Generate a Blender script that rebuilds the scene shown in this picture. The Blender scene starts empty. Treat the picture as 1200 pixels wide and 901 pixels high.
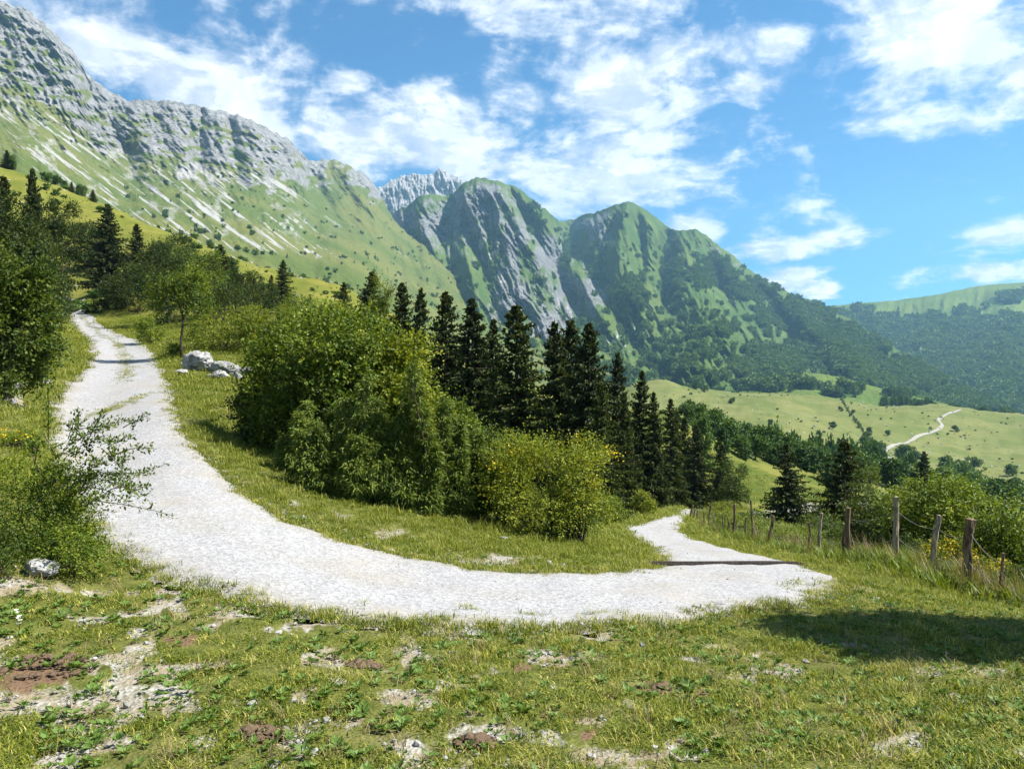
import bpy, math, random
import numpy as np

# ------------------------------------------------------------------ camera, sky, sun, exposure
scene = bpy.context.scene
COL = scene.collection
F = 906.0                      # focal length in photograph pixels (1200 wide)
CX, CY = 600.0, 450.5
EYE = 1.7
cam = bpy.data.cameras.new('camera')
cam.sensor_width = 36.0
cam.lens = 36.0 * F / 1200.0
cam.clip_start = 0.05
cam.clip_end = 20000.0
cam_o = bpy.data.objects.new('camera', cam)
COL.objects.link(cam_o)
cam_o.location = (0, 0, EYE)
cam_o.rotation_euler = (math.radians(90), 0, 0)
scene.camera = cam_o

SUN_AZ = math.radians(93)      # to the right of the view direction (+Y)
SUN_EL = math.radians(52)
SD = np.array([math.sin(SUN_AZ) * math.cos(SUN_EL), math.cos(SUN_AZ) * math.cos(SUN_EL), math.sin(SUN_EL)])
sun = bpy.data.lights.new('sun', 'SUN')
sun.energy = 5.0
sun.angle = math.radians(0.53)
sun.color = (1.0, 0.95, 0.86)
sun_o = bpy.data.objects.new('sun', sun)
COL.objects.link(sun_o)
from mathutils import Vector
sun_o.rotation_euler = Vector((-SD[0], -SD[1], -SD[2])).to_track_quat('-Z', 'Y').to_euler()

vs = scene.view_settings
vs.view_transform = 'Standard'
vs.look = 'None'
vs.gamma = 1.0
vs.use_curve_mapping = False
vs.exposure = 1.45

cy = scene.cycles
cy.use_denoising = True
cy.max_bounces = 4
cy.diffuse_bounces = 2
cy.glossy_bounces = 2
cy.transmission_bounces = 4
cy.transparent_max_bounces = 6
cy.volume_bounces = 0
cy.caustics_reflective = False
cy.caustics_refractive = False
cy.use_adaptive_sampling = True
cy.adaptive_threshold = 0.015


class NT:
    """small node-tree helper"""
    def __init__(s, tree):
        s.t = tree
        s.n = tree.nodes
        s.l = tree.links

    def node(s, typ, **kw):
        nd = s.n.new(typ)
        for k, v in kw.items():
            setattr(nd, k, v)
        return nd

    def put(s, sock, v):
        if hasattr(v, 'is_linked'):
            s.l.new(v, sock)
        elif v is not None:
            if hasattr(sock.default_value, '__len__') and not hasattr(v, '__len__'):
                v = [v] * len(sock.default_value)
            if hasattr(v, '__len__') and len(sock.default_value) == 4 and len(v) == 3:
                v = (*v, 1)
            sock.default_value = v

    def math(s, op, a, b=None, c=None, clamp=False):
        nd = s.node('ShaderNodeMath', operation=op, use_clamp=clamp)
        s.put(nd.inputs[0], a)
        s.put(nd.inputs[1], b)
        s.put(nd.inputs[2], c)
        return nd.outputs[0]

    def vmath(s, op, a, b=None):
        nd = s.node('ShaderNodeVectorMath', operation=op)
        s.put(nd.inputs[0], a)
        s.put(nd.inputs[1], b)
        return nd.outputs['Value'] if op in ('LENGTH', 'DOT_PRODUCT', 'DISTANCE') else nd.outputs[0]

    def mix(s, f, a, b, typ='MIX'):
        nd = s.node('ShaderNodeMix', data_type='RGBA', blend_type=typ)
        s.put(nd.inputs['Factor'], f)
        s.put(nd.inputs['A'] if False else nd.inputs[6], a)
        s.put(nd.inputs[7], b)
        return nd.outputs[2]

    def ramp(s, v, lo, hi, a=0.0, b=1.0, smooth=True):
        nd = s.node('ShaderNodeMapRange', interpolation_type='SMOOTHSTEP' if smooth else 'LINEAR')
        s.put(nd.inputs[0], v)
        for i, q in enumerate((lo, hi, a, b)):
            s.put(nd.inputs[i + 1], q)
        return nd.outputs[0]

    def noise(s, vec, scale, detail=4, rough=0.55, dist=0.0):
        nd = s.node('ShaderNodeTexNoise')
        s.put(nd.inputs['Vector'], vec)
        nd.inputs['Scale'].default_value = scale
        nd.inputs['Detail'].default_value = detail
        nd.inputs['Roughness'].default_value = rough
        nd.inputs['Distortion'].default_value = dist
        return nd.outputs['Fac']

    def attr(s, name, typ='GEOMETRY'):
        return s.node('ShaderNodeAttribute', attribute_name=name, attribute_type=typ)

    def combine(s, x, y, z):
        nd = s.node('ShaderNodeCombineXYZ')
        for i, q in enumerate((x, y, z)):
            s.put(nd.inputs[i], q)
        return nd.outputs[0]

    def sep(s, v):
        nd = s.node('ShaderNodeSeparateXYZ')
        s.put(nd.inputs[0], v)
        return nd.outputs


def build_world():
    w = bpy.data.worlds.new('World')
    scene.world = w
    w.use_nodes = True
    nt = NT(w.node_tree)
    nt.n.clear()
    out = nt.node('ShaderNodeOutputWorld')
    bg = nt.node('ShaderNodeBackground')
    bg.inputs['Strength'].default_value = 0.05
    sky = nt.node('ShaderNodeTexSky', sky_type='NISHITA')
    sky.sun_disc = False
    sky.sun_elevation = SUN_EL
    sky.sun_rotation = SUN_AZ
    sky.altitude = 1000
    sky.air_density = 1.15
    sky.dust_density = 0.25
    sky.ozone_density = 2.2
    tc = nt.node('ShaderNodeTexCoord')
    d = tc.outputs['Generated']
    dx, dy, dz = nt.sep(d)
    az = nt.math('ARCTAN2', dx, dy)
    el = nt.math('ARCSINE', dz)
    # cloud noise lives on a plane high overhead, so that clouds flatten towards the horizon
    den = nt.math('ADD', nt.math('MAXIMUM', dz, 0.0), 0.22)
    pl = nt.combine(nt.math('DIVIDE', dx, den), nt.math('DIVIDE', dy, den), nt.math('MULTIPLY', dz, 2.0))
    big = nt.noise(pl, 1.3, 3, 0.5)
    mid = nt.noise(pl, 5.0, 10, 0.62, 0.25)
    fine = nt.noise(d, 13.0, 8, 0.6, 0.3)
    # where the banks of cloud stand (azimuth, elevation) with their spread and strength
    banks = [(20, 20, 120, 60, .30), (140, 70, 130, 48, .42), (260, 105, 110, 60, .42), (330, 150, 120, 42, .42),
             (430, 165, 90, 45, .42), (500, 150, 70, 48, .42), (400, 95, 36, 20, .30), (560, 200, 60, 30, .36),
             (600, 190, 90, 28, .36), (680, 195, 90, 48, .44), (650, 60, 90, 62, .30), (730, 110, 110, 62, .40),
             (700, 225, 90, 28, .36), (790, 75, 90, 45, .30), (860, 105, 50, 20, .30), (920, 50, 45, 30, .28), (840, 270, 90, 20, .34),
             (900, 290, 100, 14, .34), (985, 282, 62, 12, .36), (925, 327, 34, 12, .44), (960, 341, 20, 9, .50),
             (1100, 30, 100, 58, .42), (1170, 80, 75, 52, .36), (1060, 75, 60, 50, .30), (1180, 275, 70, 16, .38), (1170, 318, 80, 13, .36),
             (620, 20, 90, 40, .30), (700, 20, 100, 40, .30), (610, 110, 60, 50, .28), (760, 160, 90, 40, .32), (1300, 60, 120, 70, .36), (-130, 60, 160, 80, .36)]
    acc = None
    for (px, py, sx, sy, k) in banks:
        k = k * 1.36
        x, z = (px - CX) / F, (CY - py) / F
        a0, e0 = math.atan(x), math.atan2(z, math.hypot(1, x))
        u = nt.math('MULTIPLY', nt.math('SUBTRACT', az, a0), F / sx)
        v = nt.math('MULTIPLY', nt.math('SUBTRACT', el, e0), F / sy)
        r2 = nt.math('ADD', nt.math('MULTIPLY', u, u), nt.math('MULTIPLY', v, v))
        g = nt.math('MULTIPLY', nt.math('EXPONENT', nt.math('MULTIPLY', r2, -0.9)), k)
        acc = g if acc is None else nt.math('MAXIMUM', acc, g)
    front = nt.ramp(dy, 0.2, 0.6)
    wild = nt.math('MULTIPLY', nt.ramp(big, .42, .62), .32)
    cover = nt.math('ADD', nt.math('MULTIPLY', acc, 1.0), nt.math('MULTIPLY', wild, nt.math('SUBTRACT', 1.0, front)))
    detail = nt.math('ADD', nt.math('MULTIPLY', mid, 0.55), nt.math('MULTIPLY', fine, 0.45))
    body = nt.math('ADD', cover, nt.math('MULTIPLY', nt.math('SUBTRACT', detail, 0.5), 2.3))
    mask = nt.math('MULTIPLY', nt.ramp(body, .09, .47), .96)
    # lit tops and lavender-grey undersides are painted into the cloud colour, from thickness and shifted noise
    puff = nt.noise(d, 22.0, 6, .6, .4)
    thick = nt.ramp(nt.math('ADD', nt.math('MULTIPLY', body, .25), puff), .48, .80)
    side = nt.noise(nt.vmath('ADD', pl, (0.05, 0.0, 0.03)), 5.0, 5, 0.62, 0.25)
    lit = nt.ramp(nt.math('SUBTRACT', mid, side), -.07, .06)
    thick = nt.math('MULTIPLY', nt.math('ADD', thick, nt.math('MULTIPLY', lit, 1.0)), .5)
    cloud = nt.mix(thick, (5.0, 5.6, 7.0, 1), (9.6, 9.7, 9.8, 1))
    tint = nt.mix(1.0, sky.outputs[0], (0.36, 0.80, 1.08, 1), 'MULTIPLY')
    col = nt.mix(mask, tint, cloud)
    nt.l.new(col, bg.inputs['Color'])
    nt.l.new(bg.outputs[0], out.inputs[0])
    w.cycles.sampling_method = 'MANUAL'
    w.cycles.sample_map_resolution = 512


build_world()

# ------------------------------------------------------------------ numeric helpers
def _h(ix, iy, seed):
    h = (ix.astype(np.int64) * 374761393 + iy.astype(np.int64) * 668265263 + seed * 2147483647 + 12345) & 0xFFFFFFFF
    h = ((h ^ (h >> 13)) * 1274126177) & 0xFFFFFFFF
    h = ((h ^ (h >> 16)) * 2246822519) & 0xFFFFFFFF
    return (h ^ (h >> 15)) & 0xFFFFFFFF


def pnoise(x, y, seed=0):
    x = np.asarray(x, float); y = np.asarray(y, float)
    ix = np.floor(x); iy = np.floor(y)
    fx = x - ix; fy = y - iy
    ux = fx * fx * fx * (fx * (fx * 6 - 15) + 10)
    uy = fy * fy * fy * (fy * (fy * 6 - 15) + 10)

    def g(ox, oy):
        a = _h(ix + ox, iy + oy, seed) * (2 * np.pi / 4294967296.0)
        return np.cos(a) * (fx - ox) + np.sin(a) * (fy - oy)
    a = g(0, 0) * (1 - ux) + g(1, 0) * ux
    b = g(0, 1) * (1 - ux) + g(1, 1) * ux
    return (a * (1 - uy) + b * uy) * 1.5


def fbm(x, y, octv=4, seed=0, gain=.5):
    s = 0; a = 1; t = 0
    for i in range(octv):
        s = s + a * pnoise(np.asarray(x) * 2 ** i + i * 17.3, np.asarray(y) * 2 ** i - i * 9.1, seed + i)
        t += a; a *= gain
    return s / t


def ridged(x, y, octv=4, seed=0, gain=.5):
    s = 0; a = 1; t = 0
    for i in range(octv):
        s = s + a * (1 - np.abs(pnoise(np.asarray(x) * 2 ** i + i * 17.3, np.asarray(y) * 2 ** i - i * 9.1, seed + i)) * 2)
        t += a; a *= gain
    return s / t


def sstep(v, a, b):
    t = np.clip((np.asarray(v, float) - a) / (b - a), 0, 1)
    return t * t * (3 - 2 * t)


def W(px, py, d):
    """photograph pixel at depth d -> world point"""
    return np.array([d * (px - CX) / F, d, EYE + d * (CY - py) / F])


# ------------------------------------------------------------------ the lie of the land
ROAD = [  # outer edge (px,py,depth), inner edge (px,py,depth)
    ((70, 350, 84), (84, 348, 84)), ((82, 361, 69), (99, 358, 69)), ((82, 375, 60), (116, 377, 60)),
    ((100, 395, 48), (153, 397, 47)), ((105, 412, 38), (181, 413, 38)), ((98, 432, 29.5), (191, 433, 29.5)),
    ((72, 458, 23.5), (201, 458, 23.5)), ((57, 490, 18.8), (209, 488, 18.8)), ((62, 540, 14.2), (235, 530, 15.2)),
    ((88, 595, 10.9), (295, 583, 12.6)), ((128, 645, 9.1), (345, 610, 11.8)), ((205, 682, 7.9), (410, 636, 11.2)),
    ((300, 712, 7.3), (480, 652, 11.1)), ((400, 728, 7.15), (545, 664, 10.9)), ((500, 738, 7.15), (600, 671, 10.7)),
    ((600, 741, 7.3), (650, 671, 10.9)), ((700, 738, 7.6), (695, 670, 11.2)), ((800, 728, 8.3), (735, 669, 11.7)),
    ((880, 716, 9.2), (755, 667, 12.1)), ((956, 703, 10.2), (764, 664, 12.6)), ((996, 689, 11.5), (768, 657, 13.5)),
    ((974, 673, 13.2), (766, 650, 14.7)), ((930, 660, 15), (757, 642, 16.6)), ((870, 646, 18), (742, 631, 19.8)),
    ((822, 634, 22.5), (731, 623, 23.5)), ((800, 624, 27.5), (733, 616, 27.5)), ((800, 614, 33), (760, 611, 31.5)),
    ((806, 606, 40), (788, 604, 39)), ((815, 600, 47), (800, 598, 47)), ((832, 597, 57), (814, 595, 57))]
LAND = [  # further ground points (px,py,depth)
    (0, 901, 4.0), (300, 901, 4.0), (600, 901, 3.95), (900, 901, 3.9), (1200, 901, 3.85),
    (0, 800, 5.2), (600, 820, 5.2), (900, 830, 5.3), (1200, 820, 5.4), (1100, 740, 8.4), (1250, 760, 7.5), (1000, 760, 7.6),
    (0, 740, 6.0), (0, 680, 7.0), (0, 600, 9.3), (-200, 560, 10), (30, 500, 15), (0, 470, 17), (40, 460, 21),
    (60, 430, 27), (0, 430, 22), (70, 400, 40), (60, 370, 60), (-150, 400, 30), (-150, 330, 60), (-300, 250, 90),
    (1175, 705, 12.5), (1133, 690, 13.5), (1093, 678, 14.5), (1050, 662, 16), (995, 660, 17.5), (905, 643, 24), (880, 636, 26),
    (1300, 720, 12), (1000, 645, 26), (1060, 655, 24), (1130, 668, 20), (1200, 695, 16), (1400, 760, 18),
    (400, 592, 14), (270, 505, 20), (250, 432, 30), (640, 632, 15), (700, 622, 21), (520, 600, 16),
    (300, 390, 48), (240, 402, 38), (350, 430, 35), (300, 460, 25), (350, 360, 70), (450, 480, 38), (520, 530, 30),
    (600, 575, 28), (680, 605, 27), (740, 600, 40), (600, 520, 55), (700, 560, 55), (780, 580, 60), (790, 594, 50),
    (150, 300, 95), (300, 345, 85), (-100, 160, 150), (0, 198, 150), (50, 213, 150), (127, 242, 140), (233, 287, 130),
    (317, 317, 120), (393, 335, 110), (480, 380, 100), (560, 430, 95), (650, 470, 85), (720, 490, 80),
    (800, 500, 78), (860, 520, 90), (930, 545, 100), (1000, 562, 110), (1100, 587, 130), (1200, 612, 140), (1350, 640, 140),
    (860, 560, 68), (860, 588, 58), (945, 597, 62), (940, 622, 45), (1010, 606, 66),
    (1200, 566, 320), (1000, 537, 360), (900, 505, 420), (800, 458, 600), (960, 467, 680), (1100, 480, 700),
    (1200, 492, 720), (1330, 500, 720), (780, 447, 640), (1100, 520, 480), (1200, 530, 480), (1000, 500, 500),
    (1350, 560, 330)]
pts = []
for a, b in ROAD:
    pts += [W(*a), W(*b)]
pts += [W(*p) for p in LAND]
for (px, d, z) in [(0, 230, 40), (233, 230, 18), (480, 200, 0), (650, 180, -14), (900, 170, -26), (1000, 210, -38), (1200, 220, -46),
                   (0, 500, 60), (400, 500, 0), (600, 500, -30), (750, 350, -34), (0, 1000, 60), (500, 1000, -60),
                   (800, 900, -60), (1000, 950, -110), (1200, 950, -120), (1350, 950, -120), (-300, 1000, 60)]:
    pts.append(np.array([d * (px - CX) / F, d, z]))
for ang, rr, z in [(0, .5, 0), (120, 3, .05), (180, 3, .1), (-179, 3, .1), (-120, 3, .15), (90, 3, -.1), (-90, 3, .1), (60, 4, -.25), (-60, 4, .05),
                   (90, 12, -1.6), (130, 12, -.2), (180, 12, .8), (-180, 12, .8), (-130, 12, 1.2), (-90, 12, .9), (65, 14, -2.0),
                   (90, 60, -14), (130, 60, -4), (180, 60, 6), (-180, 60, 6), (-130, 60, 14), (-90, 60, 16),
                   (90, 600, -60), (130, 600, -30), (180, 600, 20), (-180, 600, 20), (-130, 600, 60), (-90, 600, 80),
                   (0, 3000, -120), (40, 3000, -120), (-40, 3000, -20), (90, 3000, -120), (-90, 3000, 0), (180, 3000, -40), (-180, 3000, -40)]:
    t = math.radians(ang)
    pts.append(np.array([rr * math.sin(t), rr * math.cos(t), z]))
pts = np.array(pts)


def warp(x, y):
    r = np.hypot(x, y)
    return np.stack([np.arctan2(x, y) * 2.6, np.log(r + 2.0)], -1)


CP = warp(pts[:, 0], pts[:, 1])


def tpsk(a, b):
    d2 = ((a[:, None, :] - b[None, :, :]) ** 2).sum(-1)
    return 0.5 * d2 * np.log(d2 + 1e-9)


n = len(CP)
A = np.zeros((n + 3, n + 3))
A[:n, :n] = tpsk(CP, CP) + np.eye(n) * 2e-4
A[:n, n] = 1; A[:n, n + 1:] = CP
A[n:, :n] = A[:n, n:].T
scalez = 1.0 + np.hypot(pts[:, 0], pts[:, 1]) * 0.12      # interpolate heights relative to distance
SOL = np.linalg.solve(A, np.concatenate([pts[:, 2] / scalez, np.zeros(3)]))


def H0(x, y):
    x = np.atleast_1d(np.asarray(x, float)); y = np.atleast_1d(np.asarray(y, float))
    out = np.empty(x.size)
    xf = x.ravel(); yf = y.ravel()
    for i in range(0, x.size, 40000):
        q = warp(xf[i:i + 40000], yf[i:i + 40000])
        out[i:i + 40000] = tpsk(q, CP) @ SOL[:n] + SOL[n] + q @ SOL[n + 1:]
    return (out.reshape(x.shape)) * (1.0 + np.hypot(x, y) * 0.12)


def catmull(P, k):
    P = np.asarray(P, float)
    Q = np.vstack([2 * P[0] - P[1], P, 2 * P[-1] - P[-2]])
    t = np.linspace(0, 1, k, endpoint=False)[:, None]
    out = []
    for i in range(1, len(Q) - 2):
        a, b, c, d = Q[i - 1], Q[i], Q[i + 1], Q[i + 2]
        out.append(.5 * (2 * b + (c - a) * t + (2 * a - 5 * b + 4 * c - d) * t ** 2 + (3 * b - a - 3 * c + d) * t ** 3))
    out.append(P[-1:])
    return np.vstack(out)


EA = catmull([W(*a)[:2] for a, b in ROAD], 24)
EB = catmull([W(*b)[:2] for a, b in ROAD], 24)
# ragged edges
for E, sd in ((EA, 3), (EB, 8)):
    ctr = (EA + EB) / 2
    out = E - ctr
    out /= np.linalg.norm(out, axis=1)[:, None]
    s = np.concatenate([[0], np.cumsum(np.linalg.norm(np.diff(E, axis=0), axis=1))])
    E += out * (fbm(s * 1.3, s * 0 + sd, 4, sd) * .34 + fbm(s * 6, s * 0 + sd, 2, sd + 1) * .10)[:, None]
ROADPOLY = np.vstack([EA, EB[::-1]])


def inpoly(x, y, poly):
    x = np.asarray(x); y = np.asarray(y)
    ins = np.zeros(x.shape, bool)
    mn = poly.min(0); mx = poly.max(0)
    box = (x >= mn[0]) & (x <= mx[0]) & (y >= mn[1]) & (y <= mx[1])
    xb, yb = x[box], y[box]
    r = np.zeros(xb.shape, bool)
    p = poly; q = np.roll(poly, -1, 0)
    for (x0, y0), (x1, y1) in zip(p, q):
        if y0 == y1:
            continue
        c = ((y0 > yb) != (y1 > yb)) & (xb < (x1 - x0) * (yb - y0) / (y1 - y0) + x0)
        r ^= c
    ins[box] = r
    return ins


def rough(x, y):
    r = np.hypot(x, y)
    return fbm(x * .9, y * .9, 3, 5) * .05 * np.clip(r / 4, .3, 1) + fbm(x * .12, y * .12, 4, 21) * np.clip(r - 12, 0, 120) * .012 \
        + fbm(x * .012, y * .012, 4, 31) * np.clip(r - 150, 0, 800) * .012


def ground_z(x, y):
    x = np.atleast_1d(np.asarray(x, float)); y = np.atleast_1d(np.asarray(y, float))
    return H0(x, y) + rough(x, y)


def at(px, d):
    x = d * (px - CX) / F
    return np.array([x, d, float(ground_z(x, d)[0])])


def hit(px, py, d0=2, d1=900, k=900):
    d = np.exp(np.linspace(math.log(d0), math.log(d1), k))
    x = d * (px - CX) / F
    z = EYE + d * (CY - py) / F
    g = ground_z(x, d)
    i = int(np.argmax(g >= z)) if (g >= z).any() else k - 1
    return np.array([x[i], d[i], g[i]])


def project(x, y, z):
    yy = np.where(y > .1, y, .1)
    return CX + F * x / yy, CY - F * (z - EYE) / yy


# ------------------------------------------------------------------ mesh + object helpers
def mk_mesh(name, V, quads=None, tris=None, mat=None, smooth=False, attrs=None, cols=None):
    me = bpy.data.meshes.new(name)
    V = np.asarray(V, np.float32)
    nq = 0 if quads is None else len(quads)
    nt_ = 0 if tris is None else len(tris)
    me.vertices.add(len(V))
    me.vertices.foreach_set('co', V.ravel())
    me.loops.add(nq * 4 + nt_ * 3)
    li = []
    if nq: li.append(np.asarray(quads, np.int32).ravel())
    if nt_: li.append(np.asarray(tris, np.int32).ravel())
    me.loops.foreach_set('vertex_index', np.concatenate(li))
    me.polygons.add(nq + nt_)
    st = np.concatenate([np.arange(nq) * 4, nq * 4 + np.arange(nt_) * 3]).astype(np.int32)
    me.polygons.foreach_set('loop_start', st)
    me.polygons.foreach_set('use_smooth', np.full(nq + nt_, smooth))
    for k, v in (attrs or {}).items():
        a = me.attributes.new(k, 'FLOAT', 'POINT')
        a.data.foreach_set('value', np.asarray(v, np.float32))
    for k, v in (cols or {}).items():
        a = me.attributes.new(k, 'FLOAT_COLOR', 'POINT')
        v = np.asarray(v, np.float32)
        if v.shape[1] == 3:
            v = np.hstack([v, np.ones((len(v), 1), np.float32)])
        a.data.foreach_set('color', v.ravel())
    if mat: me.materials.append(mat)
    me.update(calc_edges=True)
    me.validate(verbose=False)
    return me


def link(name, me, parent=None, loc=(0, 0, 0)):
    o = bpy.data.objects.new(name, me)
    COL.objects.link(o)
    o.location = [float(q) for q in loc]
    if parent: o.parent = parent
    return o


def tag(o, label=None, cat=None, group=None, kind=None):
    for k, v in (('label', label), ('category', cat), ('group', group), ('kind', kind)):
        if v: o[k] = v
    return o


def thing(name, loc, label, cat, group=None):
    return tag(link(name, None, loc=loc), label, cat, group)


def copy_thing(root, loc, scale=(1, 1, 1), rz=0, label=None, group=None, tilt=0):
    r = root.copy(); COL.objects.link(r)
    r.location = [float(q) for q in loc]; r.scale = scale; r.rotation_euler = (tilt, 0, rz)
    if label: r['label'] = label
    if group: r['group'] = group
    for ch in PARTS.get(root.name, []):
        c = ch.copy(); COL.objects.link(c); c.parent = r
    return r


PARTS = {}


def grid_quads(nu, nv, wrap=False):
    i = np.arange(nu - (0 if wrap else 1)); j = np.arange(nv - 1)
    I, J = np.meshgrid(i, j, indexing='ij')
    I2 = (I + 1) % nu
    return np.stack([I * nv + J, I2 * nv + J, I2 * nv + J + 1, I * nv + J + 1], -1).reshape(-1, 4)


def tube(path, radii, seg=7, jit=0, rng=None, cap=True):
    path = np.asarray(path, float)
    m = len(path)
    V = []
    tang = np.gradient(path, axis=0)
    tang /= np.linalg.norm(tang, axis=1)[:, None] + 1e-9
    up = np.array([0, 0, 1.0]) if abs(tang[0][2]) < .8 else np.array([1.0, 0, 0])
    for i in range(m):
        a = np.cross(tang[i], up); a /= np.linalg.norm(a) + 1e-9
        b = np.cross(tang[i], a)
        th = np.linspace(0, 2 * np.pi, seg, endpoint=False)
        rr = radii[i] * (1 + (rng.normal(0, jit, seg) if rng is not None and jit else 0))
        V.append(path[i] + (np.cos(th) * rr)[:, None] * a + (np.sin(th) * rr)[:, None] * b)
    V = np.vstack(V)
    q = []
    for i in range(m - 1):
        for k in range(seg):
            k2 = (k + 1) % seg
            q.append((i * seg + k, i * seg + k2, (i + 1) * seg + k2, (i + 1) * seg + k))
    t = []
    if cap:
        V = np.vstack([V, path[:1], path[-1:]])
        for k in range(seg):
            t.append((m * seg, (k + 1) % seg, k))
            t.append((m * seg + 1, (m - 1) * seg + k, (m - 1) * seg + (k + 1) % seg))
    return V, np.array(q), np.array(t).reshape(-1, 3)


class Acc:
    def __init__(s):
        s.V = []; s.Q = []; s.T = []; s.n = 0; s.A = []

    def add(s, V, Q=None, T=None, a=0.0):
        s.V.append(V)
        if Q is not None and len(Q): s.Q.append(np.asarray(Q) + s.n)
        if T is not None and len(T): s.T.append(np.asarray(T) + s.n)
        s.A.append(np.full(len(V), a) if np.isscalar(a) else a)
        s.n += len(V)

    def mesh(s, name, mat, smooth=False):
        return mk_mesh(name, np.vstack(s.V), np.vstack(s.Q) if s.Q else None, np.vstack(s.T) if s.T else None, mat, smooth,
                       attrs={'var': np.concatenate(s.A)})


# ------------------------------------------------------------------ materials
def new_mat(name):
    m = bpy.data.materials.new(name)
    m.use_nodes = True
    nt = NT(m.node_tree)
    nt.n.clear()
    out = nt.node('ShaderNodeOutputMaterial')
    return m, nt, out


def principled(nt, out, color, rough_=.9, spec=.15, bump=None, strength=.5, dist=.02):
    p = nt.node('ShaderNodeBsdfPrincipled')
    nt.put(p.inputs['Base Color'], color)
    nt.put(p.inputs['Roughness'], rough_)
    p.inputs['Specular IOR Level'].default_value = spec
    if bump is not None:
        b = nt.node('ShaderNodeBump')
        b.inputs['Strength'].default_value = strength
        b.inputs['Distance'].default_value = dist
        nt.put(b.inputs['Height'], bump)
        nt.l.new(b.outputs[0], p.inputs['Normal'])
    nt.l.new(p.outputs[0], out.inputs['Surface'])
    return p


def leaf_mat(name, dark, mid, bright, trans=.35, rough_=.55, spread=.25):
    m, nt, out = new_mat(name)
    v = nt.attr('var').outputs['Fac']
    rnd = nt.node('ShaderNodeObjectInfo').outputs['Random']
    vv = nt.math('ADD', v, nt.math('MULTIPLY', nt.math('SUBTRACT', rnd, .5), spread))
    c = nt.mix(nt.ramp(vv, 0, .5, smooth=False), dark, mid)
    c = nt.mix(nt.ramp(vv, .5, 1, smooth=False), c, bright)
    p = nt.node('ShaderNodeBsdfPrincipled')
    nt.put(p.inputs['Base Color'], c)
    p.inputs['Roughness'].default_value = rough_
    p.inputs['Specular IOR Level'].default_value = .25
    t = nt.node('ShaderNodeBsdfTranslucent')
    nt.put(t.inputs['Color'], nt.mix(1.0, c, (1.25, 1.2, .55, 1), 'MULTIPLY'))
    mx = nt.node('ShaderNodeMixShader')
    mx.inputs[0].default_value = trans
    nt.l.new(p.outputs[0], mx.inputs[1]); nt.l.new(t.outputs[0], mx.inputs[2])
    nt.l.new(mx.outputs[0], out.inputs['Surface'])
    return m


M = {}
M['bush'] = leaf_mat('bush_leaf', (.030, .058, .006), (.110, .160, .014), (.24, .27, .024))
M['bush_dark'] = leaf_mat('dark_leaf', (.018, .038, .006), (.055, .090, .011), (.14, .17, .020))
M['bush_deep'] = leaf_mat('deep_green_leaf', (.010, .022, .004), (.032, .054, .008), (.095, .115, .015))
M['bush_yellow'] = leaf_mat('yellow_leaf', (.045, .075, .007), (.145, .185, .014), (.29, .30, .024))
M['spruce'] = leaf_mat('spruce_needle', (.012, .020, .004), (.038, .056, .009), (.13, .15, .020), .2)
M['juniper'] = leaf_mat('juniper_needle', (.022, .045, .007), (.085, .130, .018), (.19, .23, .034), .28)
M['far_leaf'] = leaf_mat('far_leaf', (.028, .066, .014), (.062, .120, .024), (.12, .185, .036), .25, spread=.6)
M['grass'] = leaf_mat('grass_blade', (.050, .085, .007), (.20, .225, .018), (.52, .45, .14), .35)
M['grass_gold'] = leaf_mat('golden_grass_blade', (.075, .110, .010), (.165, .200, .018), (.34, .32, .08), .35)
M['weed'] = leaf_mat('weed_leaf', (.05, .10, .012), (.10, .17, .028), (.18, .25, .06), .3)
M['dry'] = leaf_mat('dry_stalk', (.12, .09, .045), (.24, .18, .09), (.36, .30, .17), .2)
M['flower'] = leaf_mat('yellow_flower', (.45, .33, .01), (.60, .45, .015), (.7, .55, .03), .2)
M['white_flower'] = leaf_mat('white_flower', (.6, .6, .6), (.7, .7, .7), (.8, .8, .8), .2)


def mat_bark(name, c1, c2):
    m, nt, out = new_mat(name)
    co = nt.node('ShaderNodeTexCoord').outputs['Object']
    st = nt.vmath('MULTIPLY', co, (14, 14, 2.2))
    f = nt.noise(st, 2.0, 6, .65)
    principled(nt, out, nt.mix(nt.ramp(f, .35, .68), c1, c2), .95, .1, f, .8, .02)
    return m


M['bark'] = mat_bark('bark', (.030, .022, .016), (.11, .085, .065))
M['post'] = mat_bark('weathered_post_wood', (.055, .035, .022), (.24, .175, .115))
M['post_pale'] = mat_bark('pale_post_wood', (.14, .105, .07), (.42, .35, .26))
M['timber'] = mat_bark('drain_timber', (.022, .018, .017), (.065, .052, .047))


def mat_plain(name, c, r=.6, metal=0):
    m, nt, out = new_mat(name)
    p = principled(nt, out, nt.mix(nt.noise(nt.node('ShaderNodeTexCoord').outputs['Object'], 30, 3), tuple(q * .7 for q in c), c), r, .3)
    p.inputs['Metallic'].default_value = metal
    return m


M['wire'] = mat_plain('rusty_wire', (.30, .27, .24), .6, .5)


def mat_rock():
    m, nt, out = new_mat('limestone')
    co = nt.node('ShaderNodeNewGeometry').outputs['Position']
    a = nt.noise(co, 2.2, 8, .65, .4)
    b = nt.noise(nt.vmath('MULTIPLY', co, (1, 1, 2.4)), 6.0, 8, .7, 1.0)
    c = nt.mix(nt.ramp(a, .35, .62), (.14, .138, .135, 1), (.37, .365, .36, 1))
    c = nt.mix(nt.ramp(b, .44, .34), c, (.055, .055, .05, 1))
    c = nt.mix(nt.math('MULTIPLY', nt.ramp(nt.noise(co, 5, 4), .58, .7), .6), c, (.20, .20, .09, 1))
    principled(nt, out, c, .95, .1, b, .9, .06)
    return m


M['rock'] = mat_rock()


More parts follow.
